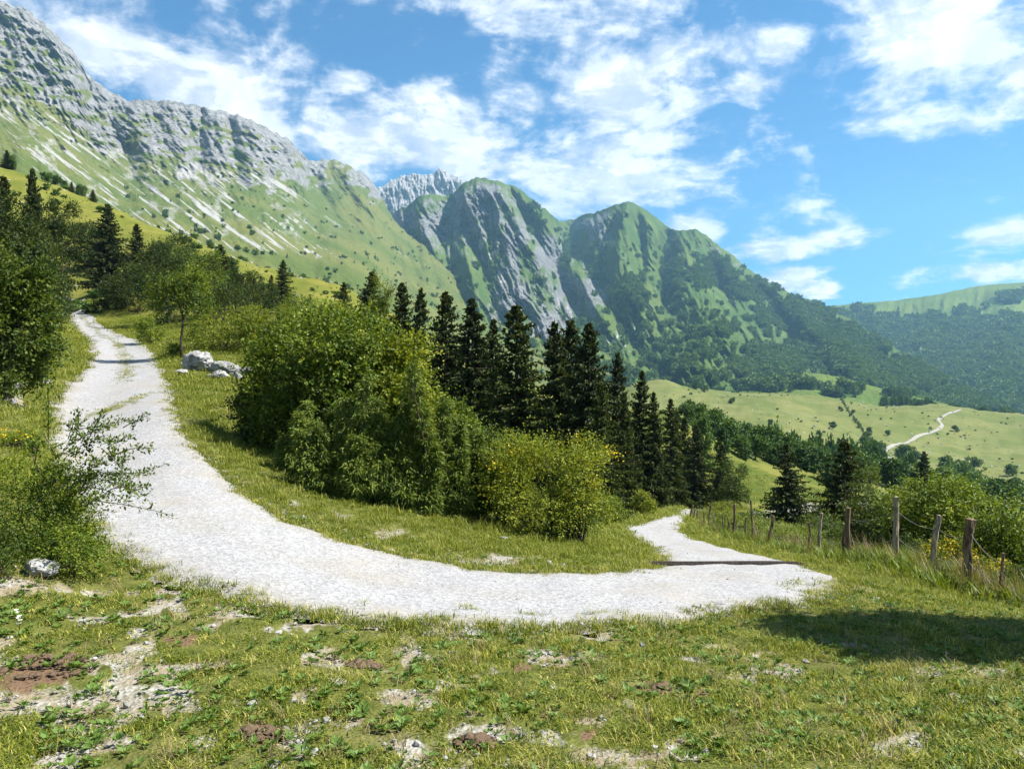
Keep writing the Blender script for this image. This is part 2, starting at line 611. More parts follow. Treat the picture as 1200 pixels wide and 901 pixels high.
def mat_gravel():
    m, nt, out = new_mat('pale_gravel')
    g = nt.node('ShaderNodeNewGeometry').outputs['Position']
    v = nt.node('ShaderNodeTexVoronoi'); v.inputs['Scale'].default_value = 26
    nt.l.new(g, v.inputs['Vector'])
    cell = nt.sep(v.outputs['Color'])[0]
    v2 = nt.node('ShaderNodeTexVoronoi'); v2.inputs['Scale'].default_value = 75
    nt.l.new(g, v2.inputs['Vector'])
    cell2 = nt.sep(v2.outputs['Color'])[1]
    s = nt.math('ADD', nt.math('MULTIPLY', cell, .5), nt.math('MULTIPLY', cell2, .5))
    big = nt.noise(g, .55, 6, .6, .4)
    mid = nt.noise(g, 4.5, 6, .65)
    c = nt.mix(s, (.155, .154, .157, 1), (.355, .352, .355, 1))
    c = nt.mix(nt.math('MULTIPLY', nt.ramp(big, .50, .72), .55), c, (.27, .245, .205, 1))
    c = nt.mix(nt.math('MULTIPLY', nt.ramp(mid, .62, .74), .5), c, (.24, .19, .14, 1))
    c = nt.mix(nt.ramp(nt.attr('wear').outputs['Fac'], 0, 1), nt.mix(.4, c, (.20, .18, .13, 1)), c)
    hgt = nt.math('ADD', nt.math('MULTIPLY', v.outputs['Distance'], 1.0), nt.math('MULTIPLY', v2.outputs['Distance'], .5))
    principled(nt, out, c, .95, .1, nt.math('ADD', hgt, nt.math('MULTIPLY', mid, .5)), .5, .012)
    return m


def mat_ground():
    m, nt, out = new_mat('meadow_ground')
    g = nt.node('ShaderNodeNewGeometry').outputs['Position']
    a = nt.attr('mask').outputs['Color']
    r_, s_, l_ = nt.sep(a)
    # distance bands need coarser mottling, kept in world scale
    n1 = nt.noise(g, 6.0, 6, .65)
    n2 = nt.noise(g, .9, 6, .6)
    n3 = nt.noise(g, .16, 7, .6, .3)
    n4 = nt.noise(g, .03, 7, .62, .4)
    near = nt.mix(nt.ramp(n1, .3, .7), (.055, .066, .014, 1), (.115, .122, .030, 1))
    near = nt.mix(nt.math('MULTIPLY', nt.ramp(n2, .45, .7), .6), near, (.15, .135, .055, 1))
    gold = nt.mix(nt.ramp(n3, .35, .68), (.095, .112, .018, 1), (.155, .148, .032, 1))
    gold = nt.mix(nt.math('MULTIPLY', nt.ramp(n2, .53, .66), .45), gold, (.06, .075, .015, 1))
    gold = nt.mix(nt.ramp(nt.sep(g)[0], -8, 14), gold, nt.mix(nt.ramp(n3, .4, .62), (.062, .085, .016, 1), (.125, .130, .032, 1)))
    far = nt.mix(nt.ramp(n4, .35, .65), (.088, .110, .030, 1), (.138, .143, .050, 1))
    far = nt.mix(nt.math('MULTIPLY', nt.ramp(n3, .52, .66), .5), far, (.065, .095, .022, 1))
    far = nt.mix(nt.math('MULTIPLY', nt.ramp(nt.noise(g, .22, 4, .7), .64, .72), .4), far, (.20, .195, .15, 1))
    dist = nt.vmath('LENGTH', g)
    c = nt.mix(nt.ramp(dist, 25, 60), near, gold)
    c = nt.mix(nt.ramp(dist, 180, 300), c, far)
    v = nt.node('ShaderNodeTexVoronoi'); v.inputs['Scale'].default_value = 38
    nt.l.new(g, v.inputs['Vector'])
    peb = nt.mix(nt.sep(v.outputs['Color'])[0], (.17, .16, .13, 1), (.33, .315, .28, 1))
    mud = nt.mix(nt.noise(g, 25, 5, .7), (.15, .125, .08, 1), (.26, .22, .15, 1))
    soil = nt.mix(nt.noise(g, 18, 6, .7), (.055, .034, .020, 1), (.19, .125, .078, 1))
    barem = nt.ramp(nt.math('ADD', r_, nt.math('MULTIPLY', nt.math('SUBTRACT', n1, .5), .9)), .35, .65)
    c = nt.mix(barem, c, nt.mix(nt.ramp(nt.noise(g, 3, 4), .42, .62), mud, peb))
    c = nt.mix(nt.ramp(nt.math('ADD', s_, nt.math('MULTIPLY', nt.math('SUBTRACT', n1, .5), .9)), .35, .6), c, soil)
    hgt = nt.math('ADD', nt.math('MULTIPLY', n1, .6), nt.math('MULTIPLY', v.outputs['Distance'], .35))
    principled(nt, out, c, .97, .05, hgt, .7, .05)
    return m


M['gravel'] = mat_gravel()
M['ground'] = mat_ground()


def mat_soil():
    m, nt, out = new_mat('brown_soil')
    g = nt.node('ShaderNodeNewGeometry').outputs['Position']
    f = nt.noise(g, 22, 6, .7)
    principled(nt, out, nt.mix(f, (.045, .030, .019, 1), (.18, .128, .085, 1)), .97, .05, f, .9, .02)
    return m


M['soil'] = mat_soil()


def mat_mountain(name, grass1, grass2, rock1, rock2, s=1.0):
    m, nt, out = new_mat(name)
    geo = nt.node('ShaderNodeNewGeometry')
    g = geo.outputs['Position']
    a = nt.attr('mask').outputs['Color']
    rk, sc, fo = nt.sep(a)
    n1 = nt.noise(nt.vmath('MULTIPLY', g, (1, 1, .5)), .030 * s, 6, .66, .3)
    n2 = nt.noise(nt.vmath('MULTIPLY', g, (1, 1, .25)), .14 * s, 5, .68, .4)
    n3 = nt.noise(g, .006 * s, 6, .55)
    n4 = nt.noise(nt.vmath('MULTIPLY', g, (.35, .35, 2.0)), .06 * s, 5, .65, .5)
    gr = nt.mix(nt.ramp(n3, .38, .62), grass1, grass2)
    gr = nt.mix(nt.math('MULTIPLY', nt.ramp(n2, .5, .68), .45), gr, tuple(q * .5 for q in grass1))
    gr = nt.mix(nt.math('MULTIPLY', nt.ramp(nt.noise(g, .22 * s, 4, .72), .53, .64), .62), gr, tuple(q * .42 for q in grass1))
    gr = nt.mix(nt.math('MULTIPLY', nt.ramp(nt.noise(g, .30 * s, 3, .72), .60, .68), .5), gr, tuple(q * .7 for q in rock2))
    gr = nt.mix(nt.ramp(fo, .2, .8), gr, (.040, .082, .020, 1))
    ro = nt.mix(nt.ramp(n2, .34, .62), rock1, rock2)
    ro = nt.mix(nt.math('MULTIPLY', nt.ramp(n4, .55, .42), .5), ro, rock1)
    ro = nt.mix(nt.math('MULTIPLY', nt.ramp(n1, .56, .66), .55), ro, tuple(q * .8 for q in grass1))
    n5 = nt.noise(g, .35 * s, 3, .7)
    mixn = nt.math('ADD', nt.math('MULTIPLY', nt.math('SUBTRACT', n1, .5), .9), nt.math('MULTIPLY', nt.math('SUBTRACT', n2, .5), 1.0))
    rm = nt.ramp(nt.math('ADD', rk, mixn), .40, .58)
    c = nt.mix(rm, gr, ro)
    sn = nt.math('ADD', nt.math('MULTIPLY', nt.math('SUBTRACT', n2, .5), .8), nt.math('MULTIPLY', nt.math('SUBTRACT', n5, .5), 1.0))
    sm = nt.ramp(nt.math('ADD', sc, sn), .40, .66)
    c = nt.mix(sm, c, nt.mix(n1, (.19, .19, .185, 1), (.33, .325, .315, 1)))
    principled(nt, out, c, .97, .03, nt.math('ADD', nt.math('MULTIPLY', n2, .7), nt.math('MULTIPLY', n1, .8)), 1.0, 5.0 / s)
    return m


M['massif'] = mat_mountain('limestone_massif', (.074, .104, .026, 1), (.120, .130, .038, 1), (.085, .087, .09, 1), (.255, .255, .255, 1))
M['peaks'] = mat_mountain('grassy_peaks', (.050, .088, .024, 1), (.085, .120, .031, 1), (.068, .072, .080, 1), (.20, .203, .21, 1))
M['grey_peak'] = mat_mountain('bare_grey_peak', (.09, .11, .05, 1), (.12, .14, .06, 1), (.13, .13, .137, 1), (.34, .34, .345, 1))
M['hill'] = mat_mountain('green_hill', (.075, .12, .024, 1), (.105, .145, .032, 1), (.2, .2, .2, 1), (.4, .4, .4, 1))

# ------------------------------------------------------------------ near ground
th = np.unique(np.concatenate([np.linspace(-.72, .72, 540), np.linspace(-np.pi, -.72, 40), np.linspace(.72, np.pi, 40)]))[:-1]
rr = np.concatenate([np.exp(np.linspace(math.log(.6), math.log(1000), 260)), np.exp(np.linspace(math.log(1000), math.log(4600), 16))[1:]])
TH, RR = np.meshgrid(th, rr, indexing='ij')
GX, GY = RR * np.sin(TH), RR * np.cos(TH)
GZ = ground_z(GX, GY)
on_road = inpoly(GX, GY, ROADPOLY)
PX, PY = project(GX, GY, GZ)

BARE = [(480, 818, 55, 14), (520, 803, 25, 8), (645, 772, 45, 13), (690, 768, 22, 10), (470, 872, 42, 12), (410, 845, 25, 7),
        (1062, 866, 45, 16), (1040, 880, 30, 8), (700, 885, 60, 14), (570, 858, 60, 16), (110, 820, 90, 22), (40, 820, 50, 20),
        (100, 850, 60, 16), (630, 765, 20, 8), (300, 826, 22, 8), (860, 790, 40, 9), (930, 790, 22, 6), (215, 718, 25, 6),
        (255, 722, 30, 8), (330, 738, 30, 6), (985, 690, 45, 13), (1010, 700, 30, 8), (640, 862, 40, 12), (690, 842, 20, 8),
        (880, 770, 16, 6), (20, 470, 22, 14), (135, 800, 40, 10), (760, 880, 25, 8), (380, 730, 25, 5), (240, 870, 35, 10),
        (590, 655, 70, 8), (460, 625, 40, 6), (400, 605, 28, 6), (350, 590, 30, 5), (800, 885, 35, 10), (1010, 720, 14, 5)]
SOIL = [(55, 785, 62, 20), (310, 862, 34, 22), (425, 780, 24, 9), (555, 872, 30, 14), (775, 808, 34, 9), (610, 780, 16, 8),
        (210, 748, 22, 8), (645, 838, 18, 10), (500, 880, 30, 10), (20, 800, 40, 14), (690, 860, 18, 8), (820, 812, 18, 6)]


def patches(px, py, L, seed):
    o = np.zeros(np.shape(px))
    wx = px + fbm(px * .05, py * .09, 3, seed) * 22
    wy = py + fbm(px * .05 + 50, py * .09, 3, seed + 1) * 10
    for (cx, cy_, a, b) in L:
        a *= .85; b *= .85
        o = np.maximum(o, .92 * np.exp(-(((wx - cx) / a) ** 2 + ((wy - cy_) / b) ** 2)))
    return o


def bare_soil(x, y, z):
    px, py = project(x, y, z)
    ok = (y > 2) & (y < 40)
    b = np.where(ok, patches(px, py, BARE, 61), 0)
    s = np.where(ok, patches(px, py, SOIL, 71), 0)
    fore = (np.hypot(x, y) < 9) & (y > 0)
    b = np.maximum(b, np.where(fore, sstep(fbm(x * 1.9, y * 1.9, 5, 88, .6) + .12 * sstep(x, .8, -2.2), .09, .38) * .95, 0))
    return b, s


b_, s_ = bare_soil(GX, GY, GZ)
GZ2 = GZ - on_road * .07 - np.where(GY > 0, b_ * .02, 0)
mask = np.stack([np.maximum(b_, on_road * 1.0), s_, np.zeros_like(b_)], -1)
V = np.stack([GX, GY, GZ2], -1).reshape(-1, 3)
nu, nv = GX.shape
Q = grid_quads(nu, nv, wrap=True)
c0 = np.array([[0, 0, float(ground_z(0, 0)[0])]])
T = np.array([(len(V), ((i + 1) % nu) * nv, i * nv) for i in range(nu)])
me = mk_mesh('ground', np.vstack([V, c0]), Q[:, ::-1], T[:, ::-1] if False else T, M['ground'], True,
             cols={'mask': np.vstack([mask.reshape(-1, 3), [[0, 0, 0]]])})
ground = tag(link('ground', me), 'grassy hillside ground with bare stony patches', 'ground', kind='structure')

def mesh_z(x, y):
    """height of the ground mesh itself (its rings are coarse far away)"""
    x = np.asarray(x, float); y = np.asarray(y, float)
    a = np.arctan2(x, y); r = np.hypot(x, y)
    i = np.clip(np.searchsorted(th, a) - 1, 0, len(th) - 2); j = np.clip(np.searchsorted(rr, r) - 1, 0, len(rr) - 2)
    u = (a - th[i]) / (th[i + 1] - th[i]); v = (r - rr[j]) / (rr[j + 1] - rr[j])
    return (GZ2[i, j] * (1 - u) + GZ2[i + 1, j] * u) * (1 - v) + (GZ2[i, j + 1] * (1 - u) + GZ2[i + 1, j + 1] * u) * v


# ------------------------------------------------------------------ gravel road
K = 22
sA = len(EA)
t = np.linspace(0, 1, K)
RX = EA[:, None, 0] * (1 - t) + EB[:, None, 0] * t
RY = EA[:, None, 1] * (1 - t) + EB[:, None, 1] * t
edge = np.minimum(t, 1 - t)
RZ = ground_z(RX, RY) + .012 + .03 * sstep(edge, 0, .12) + fbm(RX * 1.6, RY * 1.6, 3, 44) * .018
RZ[:, 0] -= .035; RZ[:, -1] -= .035
trk = np.exp(-((t - .30) / .13) ** 2) + np.exp(-((t - .70) / .13) ** 2)
wear = np.clip(sstep(edge + fbm(RX * 1.2, RY * 1.2, 3, 47) * .12, .02, .16), 0, 1) * np.clip(.52 + .5 * trk + fbm(RX * .8, RY * .8, 4, 48) * .5, 0, 1)
me = mk_mesh('road', np.stack([RX, RY, RZ], -1).reshape(-1, 3), grid_quads(sA, K)[:, ::-1], None, M['gravel'], True, attrs={'wear': wear.ravel()})
# orient upwards
if np.array(me.polygons[10].normal)[2] < 0: me.flip_normals()
road = tag(link('road', me), 'pale gravel mountain road bending round a hairpin', 'road', kind='structure')


def ribbon(name, pix, width, label, lift=.25, dmin=200, dmax=900):
    P = catmull([hit(px, py, dmin, dmax)[:2] for px, py in pix], 10)
    tg = np.gradient(P, axis=0); tg /= np.linalg.norm(tg, axis=1)[:, None]
    nr = np.stack([-tg[:, 1], tg[:, 0]], -1)
    tt = np.linspace(-.5, .5, 5)
    wv = width * (1 + .25 * fbm(np.arange(len(P)) * .4, np.zeros(len(P)), 2, 9))
    X = P[:, None, 0] + nr[:, None, 0] * tt * wv[:, None]
    Y = P[:, None, 1] + nr[:, None, 1] * tt * wv[:, None]
    Z = mesh_z(X, Y) + lift
    me = mk_mesh(name, np.stack([X, Y, Z], -1).reshape(-1, 3), grid_quads(len(P), 5), None, M['gravel'], True, attrs={'wear': np.zeros(X.size)})
    if np.array(me.polygons[3].normal)[2] < 0: me.flip_normals()
    return tag(link(name, me), label, 'path', kind='structure')


ribbon('path', [(1126, 480), (1108, 486), (1100, 492), (1104, 499), (1094, 506), (1072, 514), (1048, 522), (1037, 529), (1043, 537), (1058, 543)], 2.3,
       'pale track winding across the far meadow')
ribbon('path', [(1150, 564), (1168, 567), (1190, 571), (1215, 575)], 3.2, 'pale track crossing the foot of the far meadow', .2, 180, 600)
ribbon('path', [(890, 606), (915, 602), (940, 598), (965, 594), (990, 590), (1015, 588)], 1.5, 'lower bend of the gravel track below the fence', .08, 40, 100)

# ------------------------------------------------------------------ mountains
def relief(name, sky, foot, nu, nv, mat, label, paint, spurs=(), a=.6, phi=70, amp=(90, 40), wl=(40, 120), jag=2.0, seed=1, back=500, strata=0, crag=None):
    """A mountain side: sky/foot = rows (px, py, depth). Returns sampled arrays for planting."""
    sky = np.array(sky, float); foot = np.array(foot, float)
    u = np.linspace(sky[0, 0], sky[-1, 0], nu)

    def smooth_interp(x, xp, fp, k=7):
        v = np.interp(x, xp, fp)
        ker = np.ones(k) / k
        return np.convolve(np.pad(v, k // 2, mode='edge'), ker, 'valid')
    ys = smooth_interp(u, sky[:, 0], sky[:, 1], 5)
    jg = fbm(u * .09, u * 0 + seed, 5, seed, .6) * jag * 2 + (np.interp(u, sky[:, 0], sky[:, 1]) - ys)
    dc = smooth_interp(u, sky[:, 0], sky[:, 2], 15)
    yb = smooth_interp(u, foot[:, 0], foot[:, 1], 15); df = smooth_interp(u, foot[:, 0], foot[:, 2], 15)
    zc = dc * (CY - ys) / F; zf = df * (CY - yb) / F
    w = np.linspace(0, 1, 240)
    Dw = df[:, None] + (dc - df)[:, None] * w
    Zw = zf[:, None] + (zc - zf)[:, None] * (a * w + (1 - a) * w ** 3)
    e = np.maximum.accumulate(Zw / Dw + w * 1e-6, axis=1)
    tt = np.linspace(0, 1, nv)
    D = np.empty((nu, nv)); E = np.empty((nu, nv))
    for i in range(nu):
        e0, e1 = e[i, 0], e[i, -1]
        E[i] = e1 + (e0 - e1) * tt
        D[i] = np.interp(E[i], e[i], Dw[i])
    E = E - (jg / F)[:, None] * (1 - tt)[None, :] ** 7
    px = np.repeat(u[:, None], nv, 1)
    py = CY - E * F
    # relief: spurs and gullies
    fade = sstep(tt, 0, .06)[None, :] * 1.0
    ph = math.radians(phi)
    c = px * math.sin(ph) - py * math.cos(ph)
    l = px * math.cos(ph) + py * math.sin(ph)
    cw = c + fbm(px / 60, py / 60, 3, seed + 50) * 8
    big = ridged(cw / wl[0], l / wl[1], 4, seed + 3) - .35
    fine = ridged(cw / wl[0] * 4.2, l / wl[1] * 3.0, 4, seed + 9, .6) - .35
    cm = 1.0 if crag is None else crag(px, py, ys[:, None])
    bump = amp[0] * big + amp[1] * fine * cm
    if crag is not None:
        bump = bump + 13 * cm * (ridged(cw / wl[0] * 11, l / wl[1] * 6, 3, seed + 13, .6) - .35)
    if strata:
        st = py - .18 * px
        bump = bump + strata * cm * (np.abs(((st / 13 + fbm(px / 70, py / 40, 3, seed + 70) * 1.2) % 1) - .5) * 2 - .5)
    for (poly, wd, hgt) in spurs:
        p = np.array(poly, float)
        xs = np.interp(py, p[:, 1], p[:, 0]) + fbm(py / 25, px * 0 + wd, 3, seed + 80) * wd * .3
        k = np.clip((py - p[0, 1]) / 10 + 1, 0, 1) * np.clip((p[-1, 1] - py) / 25 + 1, 0, 1)
        wdd = wd * (1 + .6 * np.clip((py - p[0, 1]) / max(1, (p[-1, 1] - p[0, 1])), 0, 1))
        bump = bump + hgt * k * np.clip(1 - np.abs(px - xs) / wdd, 0, 1)
    D = D - bump * (.25 + .75 * fade) * sstep(1 - tt, 0, .08)[None, :]
    X = D * (px - CX) / F; Y = D; Z = EYE + D * (CY - py) / F
    m = paint(px, py, ys[:, None], tt[None, :] + px * 0, big, fine, X, Y, Z)
    # back slope and skirt
    bx = []; 
    for k, (dd, dz) in enumerate(((.12, -.10), (.45, -.45), (1, -1.0))):
        db = D[:, 0] + back * dd
        bx.append(np.stack([db * (u - CX) / F, db, np.maximum(Z[:, 0] + back * dz * .9, -150)], -1))
    sk = np.stack([X[:, -1], Y[:, -1], Z[:, -1] - 260 * np.clip(D[:, -1] / 1000, .1, 1)], -1)
    V = np.concatenate([np.stack(bx[::-1], 1), np.stack([X, Y, Z], -1), sk[:, None]], 1)
    mm = np.concatenate([np.repeat(m[:, :1], 3, 1), m, m[:, -1:]], 1)
    me = mk_mesh(name, V.reshape(-1, 3), grid_quads(nu, nv + 4), None, mat, True, cols={'mask': mm.reshape(-1, 3)})
    if np.array(me.polygons[(nv + 3) * (nu // 2) + nv // 2].normal)[1] > 0: me.flip_normals()
    tag(link(name, me), label, 'mountain', kind='structure')
    return dict(u=u, px=px, py=py, X=X, Y=Y, Z=Z, m=m)


def blobs(px, py, L):
    o = np.zeros(px.shape)
    for (cx, cy_, a_, b_2) in L:
        o = np.maximum(o, np.exp(-(((px - cx) / a_) ** 2 + ((py - cy_) / b_2) ** 2)))
    return o


CLIFF = ([-200, 0, 60, 100, 150, 200, 250, 300, 340, 365, 400, 440, 465], [150, 112, 100, 88, 72, 86, 88, 72, 58, 34, 26, 20, -60])


def crag_massif(px, py, ys):
    return .26 + .74 * sstep(np.interp(px, *CLIFF) * 1.15 - (py - ys) + fbm(px / 30, py / 30, 3, 91) * 25, -12, 22)


def crag_peaks(px, py, ys):
    return .62 + .38 * sstep(blobs(px, py, PEAKROCK), .25, .7) - .5 * sstep(px, 840, 900)


PEAKROCK = [(470, 262, 34, 34), (505, 262, 26, 40), (548, 255, 34, 42), (570, 240, 40, 40), (600, 290, 26, 50), (640, 300, 22, 40), (660, 345, 40, 40), (690, 340, 22, 28), (640, 380, 40, 30),
            (680, 262, 22, 10), (705, 265, 12, 26), (840, 288, 26, 14), (870, 310, 26, 9), (600, 350, 30, 40)]


def paint_massif(px, py, ys, tt, big, fine, X, Y, Z):
    thick = np.interp(px, [-200, 0, 60, 100, 150, 200, 250, 300, 340, 365, 400, 440, 465], [150, 112, 100, 88, 72, 86, 88, 72, 58, 34, 26, 20, -60])
    below = py - ys
    n1 = fbm(px / 42, py / 20, 4, 5)
    n2 = fbm((px * .8 + py * .3) / 9, py / 26, 4, 6)
    rock = sstep(thick - below + n1 * 42 + n2 * 22, -14, 22)
    rock *= 1 - .85 * sstep(fbm((px + py * .4) / 26, (py - px * .25) / 9, 5, 8, .65), -.02, .24) * sstep(below, 5, 20)
    rock = np.maximum(rock, .75 * blobs(px, py, [(350, 260, 30, 18)]) * (n2 + .6))
    # scree runs down the fall line
    ph = math.radians(37)
    c = px * math.sin(ph) - py * math.cos(ph); l = px * math.cos(ph) + py * math.sin(ph)
    st = fbm(c / 6.0, l / 120, 4, 12, .6)
    st2 = fbm(c / 2.2, l / 45, 3, 13, .6)
    zone = sstep(below, thick * .55, thick * .95) * (1 - sstep(below - thick, 60, 105))
    zone = zone * np.interp(px, [-200, 0, 60, 300, 350, 420, 470], [.7, .8, 1, 1, .8, .35, 0])
    scree = zone * sstep(st + .5 * st2 + .16, .02, .45)
    scree = np.maximum(scree, blobs(px, py, [(330, 265, 42, 24), (370, 295, 36, 14), (60, 170, 70, 9), (215, 205, 26, 9), (250, 225, 36, 8)]) * sstep(st2 + fbm(px / 5, py / 4, 2, 3), -.25, .5))
    scree = np.maximum(scree, blobs(px, py, [(470, 300, 14, 40), (30, 160, 50, 6)]) * sstep(st2, 0, .4) * .7)
    forest = .50 * sstep(fbm(px / 9, py / 6, 4, 15), .18, .42) * sstep(py, 190, 260)
    lush = .25 * sstep(fbm(px / 50, py / 40, 3, 19), 0, .4)
    scree = scree * (.45 + .55 * sstep(fbm(c / 5, l / 38, 3, 14), -.3, .3))
    scree = np.maximum(scree, .42 * sstep(fbm(px / 24, py / 14, 4, 16), -.05, .35) * (.3 + zone))
    return np.stack([np.clip(rock, 0, 1) * .78, np.clip(scree, 0, 1) * .95, np.clip(forest + lush, 0, 1)], -1)


massif = relief('mountain',
    [(-330, -150, 1250), (-200, -90, 1350), (-60, -22, 1450), (0, 2, 1500), (30, 10, 1530), (60, 35, 1560), (85, 60, 1590), (96, 72, 1600), (102, 88, 1640), (130, 108, 1700),
     (150, 118, 1720), (175, 117, 1740), (200, 118, 1760), (235, 125, 1800), (280, 135, 1850), (310, 148, 1900), (340, 165, 1950), (360, 186, 2000),
     (370, 190, 2150), (380, 186, 2200), (400, 190, 2250), (425, 202, 2280), (440, 218, 2260), (455, 246, 2150), (470, 268, 2050), (500, 291, 1900),
     (530, 322, 1750), (580, 364, 1500), (640, 402, 1250), (700, 432, 1050), (800, 466, 850)],
    [(-330, 130, 260), (-200, 160, 270), (0, 232, 300), (100, 262, 320), (200, 300, 340), (300, 345, 360), (400, 372, 400), (500, 420, 500), (600, 465, 600), (700, 485, 700), (800, 498, 780)],
    600, 230, M['massif'], 'long limestone cliff massif with scree and grass slopes', paint_massif,
    spurs=[([(150, 118), (165, 160), (190, 210)], 20, 70), ([(60, 36), (80, 90), (120, 150)], 26, 60), ([(236, 125), (235, 150), (233, 190)], 10, -75),
           ([(268, 133), (272, 160), (280, 200)], 8, -60), ([(300, 145), (300, 190), (310, 215)], 22, 60), ([(205, 118), (205, 160), (215, 200)], 16, 45),
           ([(100, 84), (112, 130), (150, 180)], 14, -60), ([(362, 186), (372, 220), (400, 260)], 14, -90), ([(400, 190), (420, 230), (470, 290)], 18, 60)],
    a=.58, phi=58, amp=(46, 30), wl=(30, 80), jag=2.4, seed=4, strata=14, crag=crag_massif)


def paint_grey(px, py, ys, tt, big, fine, X, Y, Z):
    return np.stack([np.full(px.shape, .95), sstep(fbm(px / 6, py / 14, 3, 2), .1, .5) * .5, np.zeros(px.shape)], -1)


relief('mountain', [(400, 232, 3400), (440, 222, 3450), (455, 213, 3500), (470, 207, 3500), (485, 204, 3520), (500, 205, 3550), (515, 199, 3560), (528, 203, 3550), (545, 214, 3500), (600, 250, 3400)],
       [(400, 330, 2700), (500, 330, 2700), (600, 340, 2700)], 200, 110, M['grey_peak'], 'bare pale grey summit rising behind the green buttresses', paint_grey,
       a=.7, phi=80, amp=(60, 45), wl=(16, 50), jag=3.0, seed=11)


def paint_peaks(px, py, ys, tt, big, fine, X, Y, Z):
    below = py - ys
    n1 = fbm(px / 30, py / 24, 4, 25)
    n2 = fbm(px / 8, py / 24, 4, 26)
    zone = blobs(px, py, PEAKROCK)
    rock = np.clip(zone * .66 + n1 * .35 + n2 * .45 + big * .15 + .10 - .2 * sstep(px, 760, 860), 0, 1)
    rock *= sstep(below, 1, 9) * .35 + .65
    gul = sstep(-big - fine * .35, .02, .40)
    scree = gul * sstep(n2 + .1, -.1, .4) * sstep(blobs(px, py, [(560, 310, 40, 55), (590, 340, 70, 70), (640, 370, 60, 50), (720, 350, 30, 60), (700, 300, 30, 40)]), .25, .7) * .9
    scree = np.maximum(scree, blobs(px, py, [(690, 262, 26, 7), (735, 395, 40, 22), (640, 420, 40, 8), (610, 408, 30, 5)]) * sstep(n2 + fbm(px / 5, py / 3, 2, 27), -.1, .5))
    fz = np.clip(blobs(px, py, [(740, 345, 24, 24), (786, 320, 16, 46), (835, 320, 40, 24), (880, 340, 40, 20), (930, 375, 60, 30), (900, 420, 60, 25), (990, 410, 60, 30), (1060, 440, 70, 25), (850, 375, 22, 30),
                                 (815, 395, 20, 14), (960, 400, 60, 32), (875, 430, 30, 16), (1130, 470, 60, 20), (660, 300, 12, 40), (625, 260, 12, 30), (700, 330, 12, 30)]), 0, 1)
    clear = blobs(px, py, [(845, 365, 26, 16), (835, 412, 34, 16), (905, 395, 22, 10), (790, 420, 40, 20)])
    f = sstep(fz - clear * .9 + fbm(px / 14, py / 9, 4, 28) * .6, .46, .66)
    f = np.maximum(f, .75 * sstep(fbm(px / 7, py / 9, 4, 29) + .12 * sstep(py, 330, 420), .24, .42) * sstep(px, 480, 520) * sstep(below, 12, 40))
    return np.stack([np.clip(rock, 0, 1) * .92, np.clip(scree, 0, 1) * .8, f], -1)


peaks = relief('mountain',
    [(420, 262, 2500), (455, 250, 2550), (476, 243, 2400), (488, 231, 2350), (505, 227, 2350), (522, 230, 2450), (532, 226, 2400), (545, 213, 2330), (560, 207, 2300), (580, 212, 2320), (600, 217, 2350),
     (613, 224, 2370), (630, 240, 2420), (645, 250, 2500), (655, 259, 2900), (672, 257, 3000), (690, 250, 2800), (705, 247, 2600), (720, 240, 2500), (735, 236, 2470),
     (750, 241, 2480), (765, 252, 2500), (785, 268, 2540), (797, 270, 2500), (815, 268, 2440), (830, 278, 2430), (845, 290, 2420), (860, 300, 2410), (880, 318, 2390), (900, 330, 2360),
     (930, 345, 2280), (960, 356, 2150), (1000, 376, 1950), (1050, 408, 1700), (1100, 442, 1450), (1150, 470, 1300), (1250, 500, 1200)],
    [(420, 430, 1100), (600, 470, 950), (700, 478, 900), (780, 478, 880), (850, 478, 900), (950, 488, 930), (1050, 500, 960), (1150, 508, 1000), (1250, 520, 1000)],
    640, 240, M['peaks'], 'chain of steep green peaks with grey rock faces', paint_peaks,
    spurs=[([(567, 207), (587, 250), (613, 297), (633, 337), (650, 380), (665, 410)], 26, 130), ([(607, 220), (640, 250), (667, 290), (693, 330), (715, 372)], 22, 130),
           ([(500, 229), (490, 260), (500, 300)], 18, 120), ([(530, 229), (545, 262), (562, 300), (582, 352)], 13, -120), ([(478, 242), (484, 265), (496, 300)], 9, -110),
           ([(728, 237), (702, 263), (686, 290), (676, 320)], 22, 170), ([(735, 237), (722, 290), (728, 323), (740, 350)], 22, 120), ([(787, 269), (774, 310), (778, 352)], 13, -140),
           ([(815, 268), (805, 310), (815, 350), (850, 400)], 26, 130), ([(755, 245), (757, 300), (762, 340)], 14, 60), ([(655, 258), (690, 310), (735, 380), (770, 440)], 18, -160),
           ([(880, 318), (930, 370), (1010, 450)], 24, 90), ([(830, 350), (840, 380), (815, 430)], 30, 90), ([(548, 213), (556, 260), (590, 340), (610, 400)], 12, 70),
           ([(546, 214), (538, 250), (545, 300), (560, 350)], 10, 80), ([(580, 212), (600, 250), (625, 300), (655, 350), (690, 400)], 9, 90), ([(596, 217), (618, 262), (645, 310), (675, 355)], 8, -90),
           ([(620, 230), (655, 285), (685, 335), (705, 375)], 9, 80), ([(632, 240), (672, 300), (705, 350), (740, 400)], 9, -80), ([(745, 240), (748, 290), (752, 340)], 9, -70),
           ([(765, 253), (765, 300), (770, 340)], 10, 70), ([(725, 240), (712, 280), (708, 320)], 9, -80), ([(800, 270), (792, 310), (795, 350)], 10, 70), ([(830, 278), (835, 320), (860, 360)], 12, -80),
           ([(850, 293), (870, 340), (900, 390)], 14, 80), ([(870, 310), (905, 360), (950, 410)], 12, -80), ([(910, 335), (950, 380), (1010, 430)], 14, 70)],
    a=.62, phi=66, amp=(78, 50), wl=(28, 110), jag=1.9, seed=23, strata=2.5, crag=crag_peaks)


